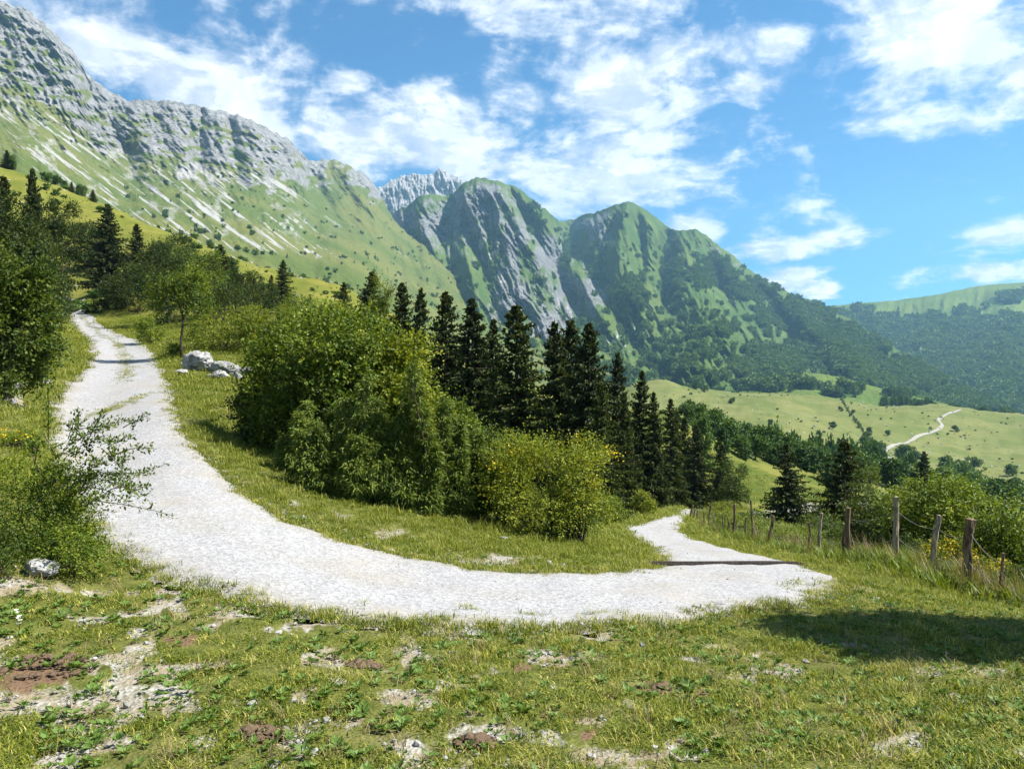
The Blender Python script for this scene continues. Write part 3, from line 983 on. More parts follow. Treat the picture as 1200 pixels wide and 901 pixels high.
def paint_right(px, py, ys, tt, big, fine, X, Y, Z):
    below = py - ys
    line = np.interp(px, [880, 980, 1050, 1090, 1130, 1200, 1400], [4, 6, 22, 28, 30, 42, 50])
    f = sstep(below - line + fbm(px / 22, py / 10, 4, 35) * 26, -6, 10)
    f = np.maximum(f, sstep(blobs(px, py, [(1185, 350, 18, 8)]), .4, .6))
    return np.stack([np.zeros(px.shape), np.zeros(px.shape), f], -1)


righth = relief('hill',
    [(880, 372, 2900), (960, 360, 2950), (1000, 356, 3000), (1050, 352, 3000), (1100, 345, 3000), (1140, 336, 3000), (1165, 333, 3000), (1200, 331, 3000), (1300, 328, 3000), (1450, 330, 2900)],
    [(880, 480, 1900), (1000, 495, 1700), (1100, 505, 1500), (1200, 515, 1350), (1450, 520, 1300)],
    330, 130, M['hill'], 'rounded green hill above dark wooded slopes', paint_right,
    spurs=[([(1110, 342), (1100, 400), (1080, 470)], 30, 120), ([(1200, 331), (1180, 400), (1160, 480)], 40, 140)],
    a=.75, phi=110, amp=(75, 24), wl=(48, 150), jag=.8, seed=37)


def paint_knoll(px, py, ys, tt, big, fine, X, Y, Z):
    f = sstep(blobs(px, py, [(900, 455, 26, 8), (940, 452, 22, 6), (985, 460, 30, 8), (1050, 464, 26, 5)]) + fbm(px / 16, py / 6, 3, 41) * .5, .4, .7)
    return np.stack([np.zeros(px.shape), np.zeros(px.shape), f], -1)


knoll = relief('hill',
    [(800, 480, 980), (860, 460, 1000), (900, 448, 1020), (930, 440, 1030), (955, 437, 1030), (985, 442, 1030), (1010, 449, 1020), (1040, 457, 1000), (1100, 471, 980), (1150, 484, 960), (1250, 500, 940)],
    [(800, 500, 760), (1000, 505, 780), (1250, 520, 800)],
    240, 60, M['hill'], 'low grassy knoll between the far meadow and the wooded slope', paint_knoll, a=.9, phi=90, amp=(8, 4), wl=(60, 60), jag=.6, seed=43, back=260)

# ------------------------------------------------------------------ foliage generators
def unit(v):
    return v / (np.linalg.norm(v, axis=-1, keepdims=True) + 1e-9)


def leaf_quads(base, axis, side, ln, wd, fold=.15):
    nrm = np.cross(axis, side)
    ln = ln[:, None]; wd = wd[:, None]
    a = base
    m = base + axis * ln * .5
    b = m + side * wd * .5 + nrm * wd * fold
    d = m - side * wd * .5 + nrm * wd * fold
    c = base + axis * ln
    V = np.stack([a, b, c, d], 1).reshape(-1, 3)
    Q = np.arange(len(base) * 4).reshape(-1, 4)
    return V, Q


def leafy_crown(seed, rx, ry, h, nshoot, lps, ll, lw, slen, nlobe=14, z0=.06, low=.2, gap=.0, up=.35, spread=.9):
    """leaves on shoots that stand on overlapping lobes; returns V, Q, var, lobe centres"""
    rng = np.random.default_rng(seed)
    a = rng.uniform(0, 2 * np.pi, nlobe); q = np.sqrt(rng.uniform(0, 1, nlobe))
    lz = rng.uniform(low, .80, nlobe)
    shrink = np.sqrt(np.clip(1 - ((lz - .35) / .72) ** 2, .08, 1))
    lr = rng.uniform(.20, .36, nlobe) * min(max(rx, ry), h * 1.0) * (14.0 / max(nlobe, 14)) ** .42
    C = np.stack([np.cos(a) * q * rx * .78 * shrink, np.sin(a) * q * ry * .78 * shrink, lz * h], -1)
    pick = rng.choice(nlobe, nshoot * 3, p=lr ** 2 / (lr ** 2).sum())
    dr = unit(rng.normal(0, 1, (nshoot * 3, 3)) + np.array([0, 0, .25]))
    rad = lr[pick] * (rng.uniform(.70, 1.05, nshoot * 3))
    P = C[pick] + dr * rad[:, None]
    inside = np.zeros(len(P))
    for c, r in zip(C, lr):
        inside += (np.linalg.norm(P - c, axis=1) < r * .72)
    keep = (P[:, 2] > z0) & ((inside == 0) | (rng.uniform(0, 1, len(P)) < .13))
    if gap:
        keep &= (fbm(P[:, 0] * 2.2 + 7, P[:, 2] * 2.2 + P[:, 1] * 1.3, 2, seed) > gap - .5)
    P = P[keep][:nshoot]; dr = dr[keep][:nshoot]
    ns = len(P)
    ctr = np.array([0, 0, h * .4])
    outd = unit((P - ctr) / np.array([rx, ry, h]))
    sd = unit(dr * .5 + outd * .6 + np.array([0, 0, up]) + rng.normal(0, .45, (ns, 3)))
    L = slen * rng.uniform(.5, 1.3, ns) * np.where(rng.uniform(0, 1, ns) < .07, 2.0, 1.0)
    tpos = np.tile(np.linspace(.05, 1, lps), ns) + rng.uniform(-.04, .04, ns * lps)
    B = np.repeat(P, lps, 0) + np.repeat(sd, lps, 0) * (tpos * np.repeat(L, lps))[:, None]
    B[:, 2] -= (tpos ** 2) * np.repeat(L, lps) * .18
    N = len(B)
    ax = unit(np.repeat(sd, lps, 0) * .45 + rng.normal(0, .75 * spread, (N, 3)) + np.array([0, 0, -.05]))
    nr = unit(np.array([0, 0, 1.0]) + rng.normal(0, .7, (N, 3)) + np.repeat(outd, lps, 0) * .4)
    si = unit(np.cross(nr, ax))
    Vv, Qq = leaf_quads(B, ax, si, ll * rng.uniform(.7, 1.25, N), lw * rng.uniform(.75, 1.2, N))
    pk = pick[keep][:nshoot]
    var = np.clip(np.repeat(rng.normal(.5, .13, nlobe)[pk] + rng.normal(0, .14, ns), lps) + rng.normal(0, .10, N), 0, 1)
    # fit to the wanted size
    s = np.array([rx / np.percentile(np.abs(B[:, 0]), 99), ry / np.percentile(np.abs(B[:, 1]), 99), h / np.percentile(B[:, 2], 99.7)])
    Vv = Vv * s
    return Vv, Qq, np.repeat(var, 4), C * s, lr


def stems(seed, C, lr, r0, ntop=10, base_r=.15, bend=.2, trunk_h=0.0):
    rng = np.random.default_rng(seed + 999)
    acc = Acc()
    if trunk_h > 0:
        tp = np.array([rng.normal(0, .05) * trunk_h, rng.normal(0, .05) * trunk_h, trunk_h])
        path = np.array([[0, 0, -.15], tp * .35 + rng.normal(0, .03, 3) * trunk_h, tp * .7, tp])
        acc.add(*tube(path, [r0 * 1.35, r0, r0 * .85, r0 * .7], 7, .06, rng))
    for k in range(min(ntop, len(C))):
        e = C[k]
        b = tp * rng.uniform(.75, 1) if trunk_h > 0 else np.array([rng.normal(0, base_r), rng.normal(0, base_r), -.12])
        mid = b * .5 + e * .5 + rng.normal(0, bend, 3) * np.linalg.norm(e - b) * .35
        mid[2] = b[2] * .5 + e[2] * .5 + abs(rng.normal(0, .05)) * np.linalg.norm(e - b)
        path = catmull([b, mid, e], 3)
        rs = np.linspace(r0 * .62, r0 * .12, len(path))
        acc.add(*tube(path, rs, 5, .05, rng))
    return acc


def make_broadleaf(name, label, cat, group, loc, seed, rx, ry, h, nshoot, lps=10, ll=.06, lw=.035, slen=.3, mat='bush', nlobe=14, low=.2,
                   trunk=0.0, r0=.05, z0=.06, gap=0, rz=0, flowers=0, up=.35):
    root = thing(name, loc, label, cat, group)
    root.rotation_euler = (0, 0, rz)
    Vv, Qq, var, C, lr = leafy_crown(seed, rx, ry, h, nshoot, lps, ll, lw, slen, nlobe, z0, low, gap, up)
    acc = stems(seed, C, lr, r0, 9, min(rx, .5) * .3, trunk_h=trunk)
    st = link('trunk' if trunk > 0 else 'stem', acc.mesh('stem', M['bark'], True), root)
    me = mk_mesh('crown', Vv, Qq, None, M[mat], False, attrs={'var': var})
    cr = link('crown' if trunk > 0 else 'foliage', me, root)
    ps = [st, cr]
    if flowers:
        rng = np.random.default_rng(seed + 5)
        top = Vv.reshape(-1, 4, 3)[:, 0]
        top = top[(top[:, 2] > h * .35) & (top[:, 1] < ry * .3)]
        cl = top[rng.choice(len(top), flowers)]
        B = np.repeat(cl, 40, 0) + rng.normal(0, .10, (flowers * 40, 3)) * np.array([1, 1, .7])
        B[:, 1] -= .05
        N = len(B)
        ax = unit(rng.normal(0, 1, (N, 3))); si = unit(np.cross(ax, rng.normal(0, 1, (N, 3))))
        fv, fq = leaf_quads(B, ax, si, np.full(N, .045), np.full(N, .035))
        ps.append(tag(link('blossom', mk_mesh('blossom', fv, fq, None, M['flower'], attrs={'var': np.repeat(rng.uniform(0, 1, N), 4)}), root), 'clusters of small yellow flowers', kind='stuff'))
    PARTS[root.name] = ps
    return root


def conifer_arrays(seed, h=8.0, rbase=1.7, nbr=300, ntw=11, tl=.36, tw=.085, droop=.35, up0=.15, power=.85, bare=.03, limbs=True, double=True):
    rng = np.random.default_rng(seed)
    f = (np.arange(nbr) + rng.uniform(0, 1, nbr)) / nbr
    f = f ** 1.18                                   # more limbs low down
    z = h * (bare + (1 - bare) * f * .985)
    tier = .82 + .18 * np.cos(f * 2 * np.pi * 15)   # faint tiers
    R = (rbase * (1 - f) ** power + .05) * tier
    az = rng.uniform(0, 2 * np.pi, nbr)
    L = R * rng.uniform(.60, 1.14, nbr)
    d = np.stack([np.cos(az), np.sin(az), np.zeros(nbr)], -1)
    sd = np.stack([-np.sin(az), np.cos(az), np.zeros(nbr)], -1)
    n_ = ntw
    t = np.linspace(.16, 1, n_)[None] + rng.uniform(-.03, .03, (nbr, n_))
    rise = (up0 + .9 * np.maximum(0, f - .55))[:, None]
    zz = z[:, None] + L[:, None] * (rise * t - droop * (1 - .7 * f)[:, None] * np.abs(t) ** 1.6 + .12 * t ** 4)
    pos = d[:, None] * (L[:, None] * t)[..., None]
    pos[..., 2] += zz
    keep = rng.uniform(0, 1, (nbr, n_)) < np.clip(.25 + L / rbase * 1.1, .3, 1)[:, None]
    B = []; AX = []; SI = []; LN = []; WD = []; VR = []
    for sgn in (-1, 1, 0):
        if sgn:
            td = unit(d[:, None] * .75 + sd[:, None] * sgn * (1.0 - .55 * t)[..., None] + np.array([0, 0, -.28]) + rng.normal(0, .18, (nbr, n_, 3)))
            nr = unit(np.array([0, 0, 1.0]) + rng.normal(0, .45, (nbr, n_, 3)))
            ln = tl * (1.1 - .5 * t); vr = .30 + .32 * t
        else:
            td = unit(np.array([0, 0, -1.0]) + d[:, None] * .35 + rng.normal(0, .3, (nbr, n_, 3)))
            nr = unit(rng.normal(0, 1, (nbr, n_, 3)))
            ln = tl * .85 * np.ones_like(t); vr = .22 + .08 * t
        ln = ln * rng.uniform(.7, 1.3, (nbr, n_)) * (.45 + .55 * L / rbase)[:, None]
        B.append((pos + rng.normal(0, .02, pos.shape))[keep]); AX.append(td[keep]); SI.append(unit(np.cross(nr, td))[keep])
        LN.append(ln[keep]); WD.append((tw * rng.uniform(.75, 1.35, (nbr, n_)))[keep]); VR.append(np.clip(vr + rng.normal(0, .14, (nbr, n_)), 0, 1)[keep])
    B.append(np.array([[0, 0, h * .96]])); AX.append(np.array([[0, 0, 1.0]])); SI.append(np.array([[1.0, 0, 0]])); LN.append(np.array([h * .05])); WD.append(np.array([.06])); VR.append(np.array([.5]))
    B, AX, SI = np.vstack(B), np.vstack(AX), np.vstack(SI)
    LN, WD, VR = np.concatenate(LN), np.concatenate(WD), np.concatenate(VR)
    br = Acc()
    if limbs:
        for k in range(0, int(nbr * .8), 3):
            br.add(*tube(np.array([[0, 0, z[k]], pos[k, n_ // 2], pos[k, -2]]), [.028, .016, .006], 4, cap=False))
    Vv, Qq = leaf_quads(B, AX, SI, LN, WD, .25)
    var = np.repeat(VR, 4)
    if double:
        V2, Q2 = leaf_quads(B, AX, np.cross(AX, SI), LN * .9, WD * .8, .25)
        Vv, Qq, var = np.vstack([Vv, V2]), np.vstack([Qq, Q2 + len(Vv)]), np.tile(var, 2)
    return Vv, Qq, var, br


def make_conifer(name, label, group, loc, seed, mat='spruce', cat='spruce', **kw):
    root = thing(name, loc, label, cat, group)
    h = kw.get('h', 8.0)
    Vv, Qq, var, br = conifer_arrays(seed, **kw)
    acc = Acc()
    acc.add(*tube(np.array([[0, 0, -.4], [.03, 0, h * .3], [0, .03, h * .7], [0, 0, h * .98]]), [h * .018, h * .014, h * .007, .012], 7))
    tr = link('trunk', acc.mesh('trunk', M['bark'], True), root)
    bo = link('limb', br.mesh('limb', M['bark'], True), root)
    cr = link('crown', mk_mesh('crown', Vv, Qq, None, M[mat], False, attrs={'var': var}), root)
    PARTS[root.name] = [tr, bo, cr]
    return root


# ------------------------------------------------------------------ spruces
SPR = []
spruce_specs = [dict(h=8.0, rbase=2.25, nbr=400, ntw=12, power=.74), dict(h=8.0, rbase=1.95, nbr=400, ntw=11, droop=.45, power=.74),
                dict(h=8.0, rbase=2.6, nbr=430, ntw=13, droop=.3, up0=.1, power=.74), dict(h=8.0, rbase=3.0, nbr=260, ntw=16, tl=.5, droop=.2, up0=.02, power=.75)]
# (px, depth, top py, width factor, variant, label, group)
G1 = 'dark spruces in the row between the road branches'
G2 = 'spruces on the upper slope'
spruces = [
    (605, 33, 356, 1.05, 0, 'broad dark spruce standing alone in the gap of the spruce row', G1),
    (553, 37, 348, 1.0, 1, 'dark spruce behind the round bush, last before the gap in the row', G1),
    (522, 40, 340, .92, 0, 'tall dark spruce pressed against its neighbour behind the round bush', G1),
    (493, 44, 336, .75, 1, 'slim dark spruce between two others above the round bush', G1),
    (471, 46, 330, .85, 0, 'narrow pointed spruce in the middle of the row above the round bush', G1),
    (436, 47, 317, .95, 2, 'bushy spruce with leafy twigs beside its top above the round bush', G1),
    (403, 58, 330, .9, 0, 'small dark spruce tip at the uphill end of the row', G1),
    (650, 36, 375, .85, 1, 'slender dark spruce at the uphill edge of the dense clump', G1),
    (669, 37, 373, .9, 0, 'pointed dark spruce inside the dense clump of the row', G1),
    (690, 33, 377, .82, 2, 'widest dark spruce of the dense clump above the lower road', G1),
    (724, 41, 411, .62, 0, 'dark spruce on the downhill side of the dense clump', G1),
    (752, 46, 433, .75, 1, 'dark spruce at the downhill end of the row by the lower road', G1),
    (704, 30, 448, .72, 1, 'lit green spruce in front of the clump beside the lower road', G1),
    (732, 38, 458, .52, 0, 'low green spruce at the verge of the lower road', G1),
    (766, 46, 458, .66, 1, 'last green spruce where the lower road disappears', G1),
    (786, 53, 466, .8, 1, 'dark spruce just past the end of the visible lower road', G1),
    (802, 60, 488, .8, 0, 'small dark spruce beyond the last bend of the lower road', G1),
    (578, 40, 372, .8, 1, 'dark spruce filling the gap behind the broad lone spruce', G1),
    (816, 56, 497, .9, 0, 'spruce on the grassy slope past the end of the lower road', G2),
    (846, 60, 520, 1.1, 2, 'short bushy spruce on the grassy slope beyond the fence', G2),
    (921, 48, 519, 1.0, 3, 'wide layered spruce standing behind the thin fence posts', G2),
    (990, 36, 513, 1.05, 3, 'wide dark spruce with drooping tiers behind the tall bush', G2),
    (1083, 75, 528, .9, 0, 'small spruce tip behind the bushes beyond the fence', G2),
    (126, 80, 238, 1.0, 2, 'dark spruce at the top bend of the gravel road', G2),
    (160, 84, 262, 1.05, 0, 'shorter dark spruce beside the one at the top bend', G2),
    (258, 78, 286, 1.3, 2, 'dark spruce above the round hazel bushes on the slope', G2),
    (332, 68, 304, 1.0, 0, 'dark spruce on the golden slope above the big bush', G2),
    (318, 66, 322, .9, 2, 'low spruce leaning against its taller neighbour on the golden slope', G2),
    (38, 50, 196, .5, 2, 'tall thin-topped spruce behind the roadside trees', G2),
    (4, 50, 205, .7, 0, 'dark spruce at the back of the roadside trees', G2),
    (84, 140, 213, 1.2, 0, 'tiny spruce on the crest of the golden slope', 'small trees on the hill crest'),
    (109, 138, 222, 1.2, 2, 'tiny broad spruce lower on the crest of the golden slope', 'small trees on the hill crest'),
    (8, 150, 176, 1.3, 2, 'tiny dark spruce at the highest point of the crest', 'small trees on the hill crest')]
base_spr = {}
rngS = random.Random(5)
for i, (px, d, top, wf, v, lab, grp) in enumerate(spruces):
    p = at(px, d)
    hgt = EYE + d * (CY - top) / F - p[2]
    s = hgt / 8.0
    wf = wf * (1.16 if v < 3 else 1.1)
    if v not in base_spr:
        r = make_conifer('spruce', lab, grp, p, 100 + v, **spruce_specs[v])
        base_spr[v] = r
        r.scale = (s * wf, s * wf, s); r.rotation_euler = (0, 0, rngS.uniform(0, 6.28))
    else:
        copy_thing(base_spr[v], p, (s * wf, s * wf, s), rngS.uniform(0, 6.28), lab, grp)

# ------------------------------------------------------------------ bushes and broadleaf trees near the road
def bush(px, d, top, wpx, seed, label, mat='bush', dens=1.0, name='bush', cat='bush', group='bushes beside the road', depth=.9, ll=.085, lw=.055, lps=8, slen=.32,
         nlobe=16, low=.15, dz=0.0, **kw):
    p = at(px, d); p[2] += dz
    h = EYE + d * (CY - top) / F - p[2]
    rx = wpx / 2 * d / F
    ns = int(dens * 700 * (rx * h) ** .9 * min(1, 17 / d) ** .85) + 150
    nlobe = int(nlobe * 2.2)
    return make_broadleaf(name, label, cat, group, p, seed, rx, rx * depth, h, ns, lps, ll, lw, slen, mat, nlobe, low, **kw)


bush(388, 18.5, 362, 200, 1, 'large rounded bush by the road with twiggy top', 'bush', 1.2, nlobe=26, slen=.4)
bush(458, 18.8, 392, 140, 2, 'bright yellow-green bush leaning on the large rounded bush', 'bush_yellow', 1.2, nlobe=22, slen=.4)
bush(318, 19, 446, 92, 3, 'dark low bush below the white rock outcrop', 'bush_deep', 1.0, nlobe=14)
bush(512, 19.5, 462, 100, 4, 'green bush filling the gap between juniper and spruces', 'bush', 1.0)
bush(566, 22, 500, 80, 5, 'small green bush at the foot of the lone spruce', 'bush_dark', 1.0)
bush(640, 15.6, 505, 150, 6, 'yellow-flowering bush at the inside of the hairpin', 'bush_yellow', 1.35, nlobe=20, flowers=7, slen=.32, ll=.05, lw=.03)
bush(672, 15.4, 556, 72, 7, 'small dark shrub under the yellow-flowering bush', 'bush_dark', 1.3, ll=.045, lw=.03)
bush(590, 16.2, 530, 70, 8, 'pale twiggy shrub between juniper and yellow-flowering bush', 'bush', 1.0, gap=.35)
bush(697, 24, 575, 46, 9, 'little yellow-green shrub by the lower road', 'bush_yellow', 1.0, nlobe=8)
bush(716, 27, 577, 36, 10, 'little rounded shrub at the foot of the clump beside the lower road', 'bush', 1.0, nlobe=8)
bush(752, 36, 574, 34, 101, 'pale shrub under the last green spruce', 'bush_yellow', 1.0, nlobe=7)
# junipers
def juniper(px, d, top, wpx, seed, label, nl=9, group='junipers in front of the large bush'):
    p = at(px, d)
    H_ = EYE + d * (CY - top) / F - p[2]
    rx = wpx / 2 * d / F
    root = thing('juniper', p, label, 'juniper', group)
    rng = np.random.default_rng(seed)
    Vs = []; Qs = []; As = []; nn = 0
    acc = Acc()
    for k in range(nl):
        a = rng.uniform(0, 2 * np.pi); q = math.sqrt(rng.uniform(0, 1)) * .72
        hh = H_ * (1.0 if k == 0 else rng.uniform(.5, .92) * (1 - .35 * q))
        if k == 0: q *= .3
        Vv, Qq, var, br = conifer_arrays(seed * 50 + k, h=hh, rbase=rx * .40, nbr=210, ntw=7, tl=.20, tw=.024, droop=-.10, up0=.40, power=.55, bare=.0, limbs=False, double=False)
        lean = rng.normal(0, .10, 2) + np.array([math.cos(a), math.sin(a)]) * q * .16
        Vv = Vv.copy()
        Vv[:, 0] += math.cos(a) * q * rx * .8 + Vv[:, 2] * lean[0]
        Vv[:, 1] += math.sin(a) * q * rx * .7 + Vv[:, 2] * lean[1]
        Vs.append(Vv); Qs.append(Qq + nn); As.append(np.clip(var + rng.normal(.12, .08), 0, 1)); nn += len(Vv)
        b = np.array([math.cos(a) * q * rx * .8, math.sin(a) * q * rx * .7, -.15])
        acc.add(*tube(np.array([b, b + [lean[0] * hh, lean[1] * hh, hh * .9 + .1]]), [.05, .01], 5))
    ps = [link('stem', acc.mesh('stem', M['bark'], True), root), link('foliage', mk_mesh('foliage', np.vstack(Vs), np.vstack(Qs), None, M['juniper'], attrs={'var': np.concatenate(As)}), root)]
    PARTS[root.name] = ps
    return root


juniper(405, 14.8, 440, 130, 11, 'feathery juniper with drooping sprays below the large rounded bush', 12)
juniper(350, 15.8, 470, 80, 12, 'dark spreading juniper at the uphill foot of the large bush', 8)
juniper(460, 15.2, 430, 80, 13, 'dense middle juniper with several upright tips under the large bush', 9)
juniper(514, 15.6, 424, 80, 14, 'tall upright juniper at the downhill end of the large bush', 10)
juniper(548, 16.6, 470, 60, 15, 'short pale juniper next to the tall upright one', 7)

# left roadside
GL = 'trees and bushes along the upper road'
bush(8, 17.5, 296, 108, 20, 'bright green tree on the bank beside the upper road', 'bush_dark', 1.2, 'roadside_tree', 'tree', GL, trunk=1.1, r0=.09, low=.12, nlobe=22, slen=.38)
bush(-20, 20, 262, 150, 21, 'tall dark roadside tree at the bend of the upper road', 'bush_deep', 1.1, 'roadside_tree', 'tree', GL, trunk=1.4, r0=.12, low=.15, nlobe=22)
bush(36, 31, 232, 78, 22, 'large dark broadleaf tree overhanging the upper road', 'bush_deep', .8, 'roadside_tree', 'tree', GL, trunk=2, r0=.14, low=.12, nlobe=22, ll=.09, lw=.055, slen=.45)
bush(60, 56, 236, 58, 231, 'dense dark tree in the back of the roadside trees', 'bush_deep', .9, 'roadside_tree', 'tree', GL, trunk=2, r0=.14, low=.1, ll=.12, lw=.075, slen=.5, nlobe=20)
bush(50, 42, 296, 46, 23, 'dark tree close to the road under the tall spruce', 'bush_deep', .7, 'roadside_tree', 'tree', GL, trunk=1.5, r0=.1, low=.12, ll=.1, lw=.06, slen=.45)
bush(36, 24, 382, 52, 24, 'rounded shrub on the bank of the upper road', 'bush', 1.1, group=GL)
bush(12, 13.5, 498, 80, 25, 'shrub on the bank above the pale boulder', 'bush', 1.1, group=GL, ll=.05, lw=.03, flowers=4)
bt = bush(162, 64, 306, 62, 26, 'dark hazel bush to the right of the upper bend', 'bush_deep', .6, group=GL, ll=.11, lw=.07, slen=.5)
bush(196, 56, 298, 66, 27, 'taller hazel bush beside the upper bend', 'bush_deep', .6, group=GL, ll=.11, lw=.07, slen=.5)
bush(213, 33, 314, 74, 28, 'slender leaning tree with a bare trunk beside the road', 'bush', .8, 'slender_tree', 'tree', GL, trunk=2.0, r0=.055, low=.50, nlobe=14, z0=1.3, ll=.085, lw=.05)
bush(232, 58, 292, 66, 29, 'yellow-green tree on the slope behind the slender tree', 'bush', .6, 'slope_tree', 'tree', GL, trunk=1.5, r0=.1, ll=.12, lw=.075, slen=.5)
bush(262, 52, 330, 70, 30, 'round hazel bush above the rock outcrop', 'bush_deep', .6, group=GL, ll=.11, lw=.07, slen=.5)
bush(265, 37, 362, 100, 31, 'pale yellow-green bush right behind the rock outcrop', 'bush_yellow', .9, group=GL, ll=.08, lw=.05)
bush(318, 36, 356, 84, 32, 'broad yellow bush between rock outcrop and the large bush', 'bush_yellow', .9, group=GL, ll=.08, lw=.05)
bush(300, 60, 330, 60, 33, 'dark green bush below the spruces on the golden slope', 'bush_deep', .6, group=GL, ll=.12, lw=.075, slen=.5)
bush(352, 55, 345, 56, 34, 'small bush on the golden slope under the spruce pair', 'bush', .6, group=GL, ll=.12, lw=.075, slen=.5)
bush(208, 92, 272, 40, 35, 'lone dark shrub high on the golden slope', 'bush_dark', .4, group=GL, ll=.16, lw=.1, slen=.6)
bush(395, 50, 352, 50, 36, 'yellowish bush in front of the small spruce tip', 'bush_yellow', .6, group=GL, ll=.11, lw=.07, slen=.5)
bush(205, 34, 398, 24, 37, 'tiny shrub tucked behind the white rocks', 'bush', 1, group=GL, nlobe=6)
bush(175, 42, 372, 36, 38, 'low shrub on the verge before the slender tree', 'bush', .8, group=GL, nlobe=7, ll=.09, lw=.055)
bush(445, 42, 320, 36, 39, 'thin yellow-leaved sapling beside the bushy spruce', 'bush_yellow', .35, 'sapling', 'sapling', GL, trunk=2.2, r0=.05, gap=.4, ll=.1, lw=.06, slen=.6, nlobe=9)
bush(58, 66, 318, 44, 391, 'dark shrub where the upper road vanishes', 'bush_deep', .7, group=GL, ll=.11, lw=.07)

for (px, d, top, w_, sd_, lab) in [(100, 92, 262, 50, 801, 'dark tree between the tall roadside spruce and the top bend'), (225, 76, 296, 60, 802, 'dark broadleaf tree under the lone dark shrub of the slope'),
                                   (285, 74, 316, 56, 803, 'dark bush filling the gap below the spruce on the slope'), (180, 78, 282, 50, 804, 'dark tree beside the shorter spruce of the top bend'),
                                   (135, 66, 322, 44, 805, 'dark undergrowth at the foot of the top bend spruces')]:
    bush(px, d, top, w_, sd_, lab, 'bush_deep', .9, 'slope_tree', 'tree', GL, trunk=1.2, r0=.1, low=.1, ll=.15, lw=.095, slen=.55, nlobe=10)

# right of the road, beyond the fence
GR = 'bushes beyond the fence'
bush(1118, 18.5, 560, 170, 40, 'big broadleaf bush with reddish twigs behind the tallest posts', 'bush', 1.3, group=GR, nlobe=24, ll=.075, lw=.05, slen=.4)
bush(1035, 22, 572, 90, 41, 'dark leafy bush beside the pale upright post', 'bush_deep', 1.2, group=GR, nlobe=16, ll=.07, lw=.045)
bush(1178, 15.5, 598, 90, 42, 'leafy bush at the far end of the fence', 'bush', 1.3, group=GR, nlobe=14, ll=.07, lw=.045)
bush(1112, 15.4, 628, 62, 43, 'yellow-blooming clump between the leaning post and the thick post', 'bush_yellow', 1.4, group=GR, nlobe=9, flowers=14, ll=.045, lw=.028, slen=.2)
bush(1160, 14.2, 650, 54, 44, 'low yellow-blooming clump beside the thick dark post', 'bush_yellow', 1.4, group=GR, nlobe=8, flowers=10, ll=.045, lw=.028, slen=.2)
bush(1215, 13.5, 625, 60, 45, 'shrub by the crooked thin post', 'bush', 1.2, group=GR, nlobe=9, ll=.055, lw=.035)
bush(1068, 17, 622, 60, 46, 'low dark shrub at the foot of the pale upright post', 'bush_dark', 1.2, group=GR, nlobe=8, ll=.05, lw=.032)
bush(1000, 19.5, 628, 50, 47, 'low weedy shrub behind the split post', 'bush_dark', 1.2, group=GR, nlobe=8, ll=.05, lw=.03)
bush(880, 30, 597, 90, 48, 'weedy thicket behind the thin fence posts', 'bush', .9, group=GR, nlobe=14, ll=.06, lw=.035, depth=.5)
bush(935, 25, 612, 70, 49, 'twiggy brown-green shrub in the fence line', 'bush', .9, group=GR, nlobe=10, gap=.3, ll=.05, lw=.03)
bush(845, 42, 585, 44, 50, 'pale shrub at the start of the fence', 'bush_yellow', .8, group=GR, nlobe=8, ll=.07, lw=.04)
bush(965, 46, 575, 40, 51, 'small shrub by the lower bend of the track', 'bush', .7, group=GR, nlobe=8, ll=.08, lw=.05)
bush(1010, 48, 545, 56, 52, 'rounded green tree behind the wide dark spruce', 'bush_dark', .6, 'valley_tree', 'tree', GR, trunk=1, r0=.08, ll=.1, lw=.06, slen=.45)
bush(858, 56, 540, 40, 53, 'leafy dark shrub against the short bushy spruce', 'bush_dark', .6, group=GR, ll=.11, lw=.07)

bush(1085, 20, 585, 90, 531, 'dense dark bush between pale post and leaning post', 'bush_deep', 1.2, group=GR, nlobe=14, ll=.07, lw=.045)
bush(1150, 17, 606, 80, 532, 'glossy green bush behind the thick dark post', 'bush', 1.2, group=GR, nlobe=12, ll=.07, lw=.045)
bush(1040, 19, 618, 60, 533, 'dark undergrowth beside the wide spruce', 'bush_dark', 1.2, group=GR, nlobe=9, ll=.06, lw=.04)
bush(1022, 18, 642, 56, 535, 'leafy weeds between split post and pale post', 'bush', 1.3, group=GR, nlobe=8, ll=.05, lw=.03, slen=.2)
bush(1074, 16, 646, 50, 536, 'dark leafy weeds between pale post and leaning post', 'bush_dark', 1.3, group=GR, nlobe=8, ll=.05, lw=.03, slen=.2)
bush(1192, 13, 662, 60, 537, 'dark bramble around the crooked thin post', 'bush_dark', 1.3, group=GR, nlobe=8, ll=.05, lw=.03, slen=.2)
bush(975, 20.5, 634, 40, 538, 'weedy shrub at the foot of the short grey post', 'bush', 1.3, group=GR, nlobe=7, ll=.05, lw=.03, slen=.2)
bush(965, 28, 600, 60, 534, 'dark shrub under the wide dark spruce', 'bush_dark', 1.0, group=GR, nlobe=9, ll=.06, lw=.04)

